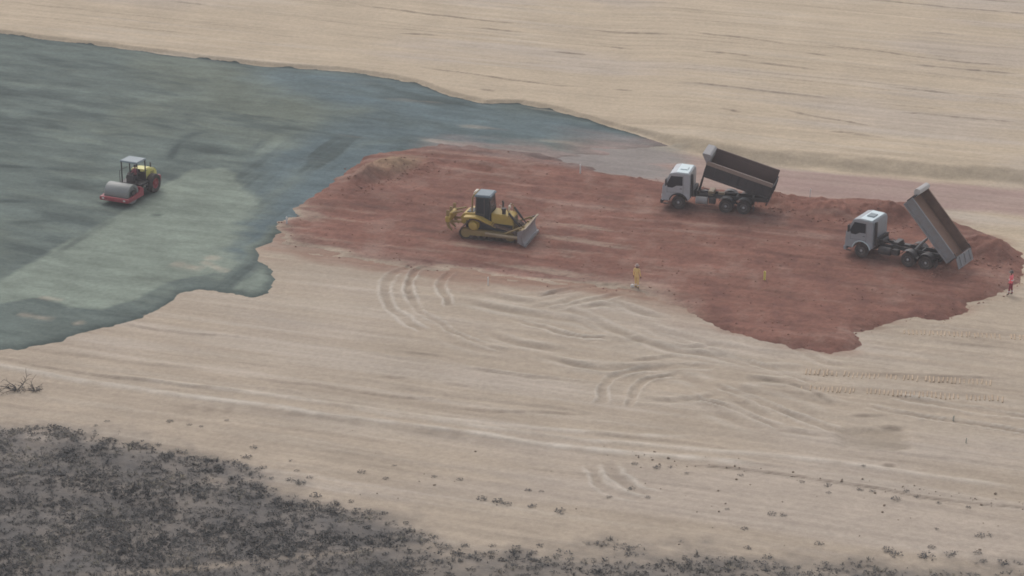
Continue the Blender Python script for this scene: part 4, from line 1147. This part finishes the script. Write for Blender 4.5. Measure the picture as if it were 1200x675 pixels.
def sample_grid(arr, x, y):
    i = np.clip(np.searchsorted(xs, x), 0, NX-1); j = np.clip(np.searchsorted(ys, y), 0, NY-1); return arr[j, i]
N = 130000
cx = RNG.uniform(-42, 46, N); cy = RNG.uniform(124, 160, N)
dens = sst(-1.6, 2.4, sample_grid(dS+2.2*litn, cx, cy))
dens = dens*(.22+.78*sst(-.4, .3, fbm(cx*.45, cy*.6, 201, 3)))*sst(.15, .5, sample_grid(litter, cx, cy))
keep = RNG.random(N) < dens*(.85-.4*sst(-8, 2, cx))
cx, cy = cx[keep], cy[keep]
cz = sample_grid(Z, cx, cy)
tone0 = .36+.5*fbm(cx*.35, cy*.5, 202, 3)+RNG.normal(0, .16, len(cx))
vs_, fs_, tn, off = [], [], [], 0
for x, y, z, t0 in zip(cx, cy, cz, tone0):
    k = int(RNG.integers(0, 10)); tv, tf = TUFTS[k]
    if 5 <= k < 8: t0 += .28
    s = float(.16+.38*RNG.random()**1.8); a = float(RNG.uniform(0, 6.28)); c, s_ = math.cos(a), math.sin(a)
    q = np.stack([(tv[:, 0]*c-tv[:, 1]*s_)*s+x, (tv[:, 0]*s_+tv[:, 1]*c)*s+y, tv[:, 2]*s*.7+z], 1)
    vs_.append(q); fs_.append(np.array([f for f in tf])+off); off += len(tv); tn.append(np.full(len(tv), t0)+RNG.normal(0, .05, len(tv)))
vs_ = np.concatenate(vs_); fs_ = np.concatenate(fs_); tn = np.clip(np.concatenate(tn), 0, 1)
def quads_mesh(name, v, f, tone):
    me = bpy.data.meshes.new(name)
    me.vertices.add(len(v)); me.loops.add(len(f)*4); me.polygons.add(len(f))
    me.vertices.foreach_set('co', v.astype(np.float32).ravel()); me.loops.foreach_set('vertex_index', f.astype(np.int32).ravel())
    me.polygons.foreach_set('loop_start', np.arange(0, len(f)*4, 4, dtype=np.int32)); me.update(calc_edges=True)
    a = me.attributes.new('tone', 'FLOAT', 'POINT'); a.data.foreach_set('value', np.asarray(tone, np.float32))
    me.materials.append(LEAF); return me
sc_ = bpy.data.objects.new('scrub', quads_mesh('scrub', vs_, fs_, tn)); COL.objects.link(sc_)
tagit(sc_, 'low dark dry scrub covering the near corner', 'scrub', kind='stuff')
print('scrub tufts', len(cx), 'quads', len(fs_))

# countable weeds on the sand
WM = []
for k in range(5):
    tv, tf = WTUFT[k]; WM.append(quads_mesh('weed_%d' % k, tv, np.array(tf), np.clip(np.full(len(tv), .42)+RNG.normal(0, .1, len(tv)), 0, 1)))
WEEDS = [(565, 585, 1.1), (584, 589, 1.3), (594, 591, .9), (624, 594, 1.0), (657, 600, 1.2), (539, 562, .7), (509, 559, .6), (452, 561, .7), (424, 554, .9), (462, 546, .5), (411, 588, .7), (432, 600, .9),
         (619, 575, .7), (634, 576, .5), (744, 544, .7), (770, 548, .9), (786, 548, .6), (714, 583, .6), (740, 573, .8), (759, 583, .6), (868, 557, .6), (940, 565, .6), (970, 569, .8), (971, 578, .6), (1008, 574, .7),
         (1022, 576, .6), (1050, 585, 1.0), (1075, 582, .7), (1062, 576, .7), (905, 603, .9), (918, 604, .7), (872, 620, .8), (876, 643, .8), (900, 653, 1.0), (960, 638, .9), (1040, 645, 1.2), (1050, 651, 1.2),
         (1086, 653, 1.6), (1115, 651, 1.3), (1092, 642, .8), (1148, 628, 1.0), (1160, 628, .7), (1097, 620, .5), (1145, 648, .8), (1175, 660, 1.2), (1152, 658, .8), (283, 548, 1.5), (275, 543, 1.2), (289, 536, 1.1), (297, 525, .9),
         (302, 550, .8), (309, 548, .7), (318, 561, .7), (348, 552, .6), (363, 560, .7), (340, 540, .5), (352, 566, 1.1), (370, 582, 1.2), (340, 563, .9), (125, 494, .6), (199, 494, .8), (222, 498, .6), (236, 500, .5), (266, 493, .5), (112, 499, .5), (185, 522, .8),
         (1012, 546, .5), (1100, 590, .6), (1135, 595, .6), (545, 640, .8), (577, 640, .8), (633, 640, .8), (624, 648, 1.0), (708, 639, .6), (805, 515+40, .5), (852, 597, .5)]
def weed_row(px, py):
    if 270 <= px <= 400 and py < 590: return 'dark weed at the sparse upper right fringe of the scrub', 'weeds at the scrub fringe'
    if px < 270: return 'tiny weed on sand just above the left scrub', 'weeds above the scrub'
    if px < 520 and py < 610: return 'faint weed on open sand right of the scrub fringe', 'weeds right of the scrub'
    if px < 680 and py < 610: return 'weed in the short middle row on near sand', 'weeds in the middle row'
    if py > 610: return 'weed on sand just above the bottom scrub strip', 'weeds above the bottom scrub strip'
    if px < 800: return 'weed by the curved ruts on near sand', 'weeds by the curved ruts'
    return 'weed along the dark windrow on near sand', 'weeds along the windrow'
ORD = 'first second third fourth fifth sixth seventh eighth ninth tenth eleventh twelfth thirteenth fourteenth fifteenth sixteenth seventeenth eighteenth nineteenth twentieth'.split()
rows = {}
for i, (px, py, s) in enumerate(sorted(WEEDS)):
    o = bpy.data.objects.new('weed', WM[i % 5]); COL.objects.link(o)
    p = spot(px, py); o.location = p-Vector((0, 0, .01)); o.scale = (s*.62, s*.62, s*.42); o.rotation_euler = (0, 0, random.uniform(0, 6.28))
    lb, gp = weed_row(px, py); k = rows.get(gp, 0); rows[gp] = k+1
    tagit(o, lb+', '+(ORD[k] if k < len(ORD) else 'last')+' from left', 'weed', gp)

# two dead twiggy bushes at the left edge
TWIG = paint('dead_twig', (.12, .10, .082), .9, 0, (.12, .10, .08), .4, 5)
def dead_bush(px, py, size, label, seed):
    rg = random.Random(seed); b = MB()
    t = thing('dead_bush', label, 'dead bush', spot(px, py), 0)
    for k in range(9):
        a = rg.uniform(0, 6.28); p = Vector((0, 0, -.03)); d = Vector((math.cos(a)*.8, math.sin(a)*.8, rg.uniform(.3, .8))).normalized()
        pts = [p]
        for q in range(5):
            d = (d+Vector((rg.gauss(0, .3), rg.gauss(0, .3), rg.gauss(-.12, .2)))).normalized(); p = p+d*size*.24; pts.append(p)
            if q > 0:
                e = (d+Vector((rg.gauss(0, .7), rg.gauss(0, .7), rg.gauss(0, .5)))).normalized(); e2 = (e+Vector((rg.gauss(0, .5), rg.gauss(0, .5), -.2))).normalized()
                b.tube([p, p+e*size*.18, p+e*size*.18+e2*size*.16], size*.016, 5, size*.006)
        b.tube(pts, size*.03, 6, size*.010)
    b.build('branch', TWIG, t)
    tv, tf = TUFTS[2]; o = bpy.data.objects.new('dry_leaves', WM[2]); COL.objects.link(o); o.parent = t; o.scale = (size*.9, size*.9, size*.8)
dead_bush(20, 457, 1.15, 'leafless twiggy bush on the sand bank at the left edge', 5)
dead_bush(41, 458, .8, 'smaller flattened twiggy bush right of the leafless one', 9)

# ------------------------------------------------------------------ air
hz = MB(); zlo = float(Z.min())-1.2
hz.box((0, 250, (zlo+72)/2), (3600, 4600, 72-zlo))
m, n, l = new_mat('thin_haze')
pv = n.new('ShaderNodeVolumePrincipled'); pv.inputs['Color'].default_value = (.93, .95, 1.0, 1); pv.inputs['Density'].default_value = .0003; pv.inputs['Anisotropy'].default_value = .2
mo = n.new('ShaderNodeOutputMaterial'); l.new(pv.outputs[0], mo.inputs['Volume'])
ho = hz.build('haze', m, None, 0, False); tagit(ho, 'thin pale haze over the whole site', 'haze', kind='stuff')
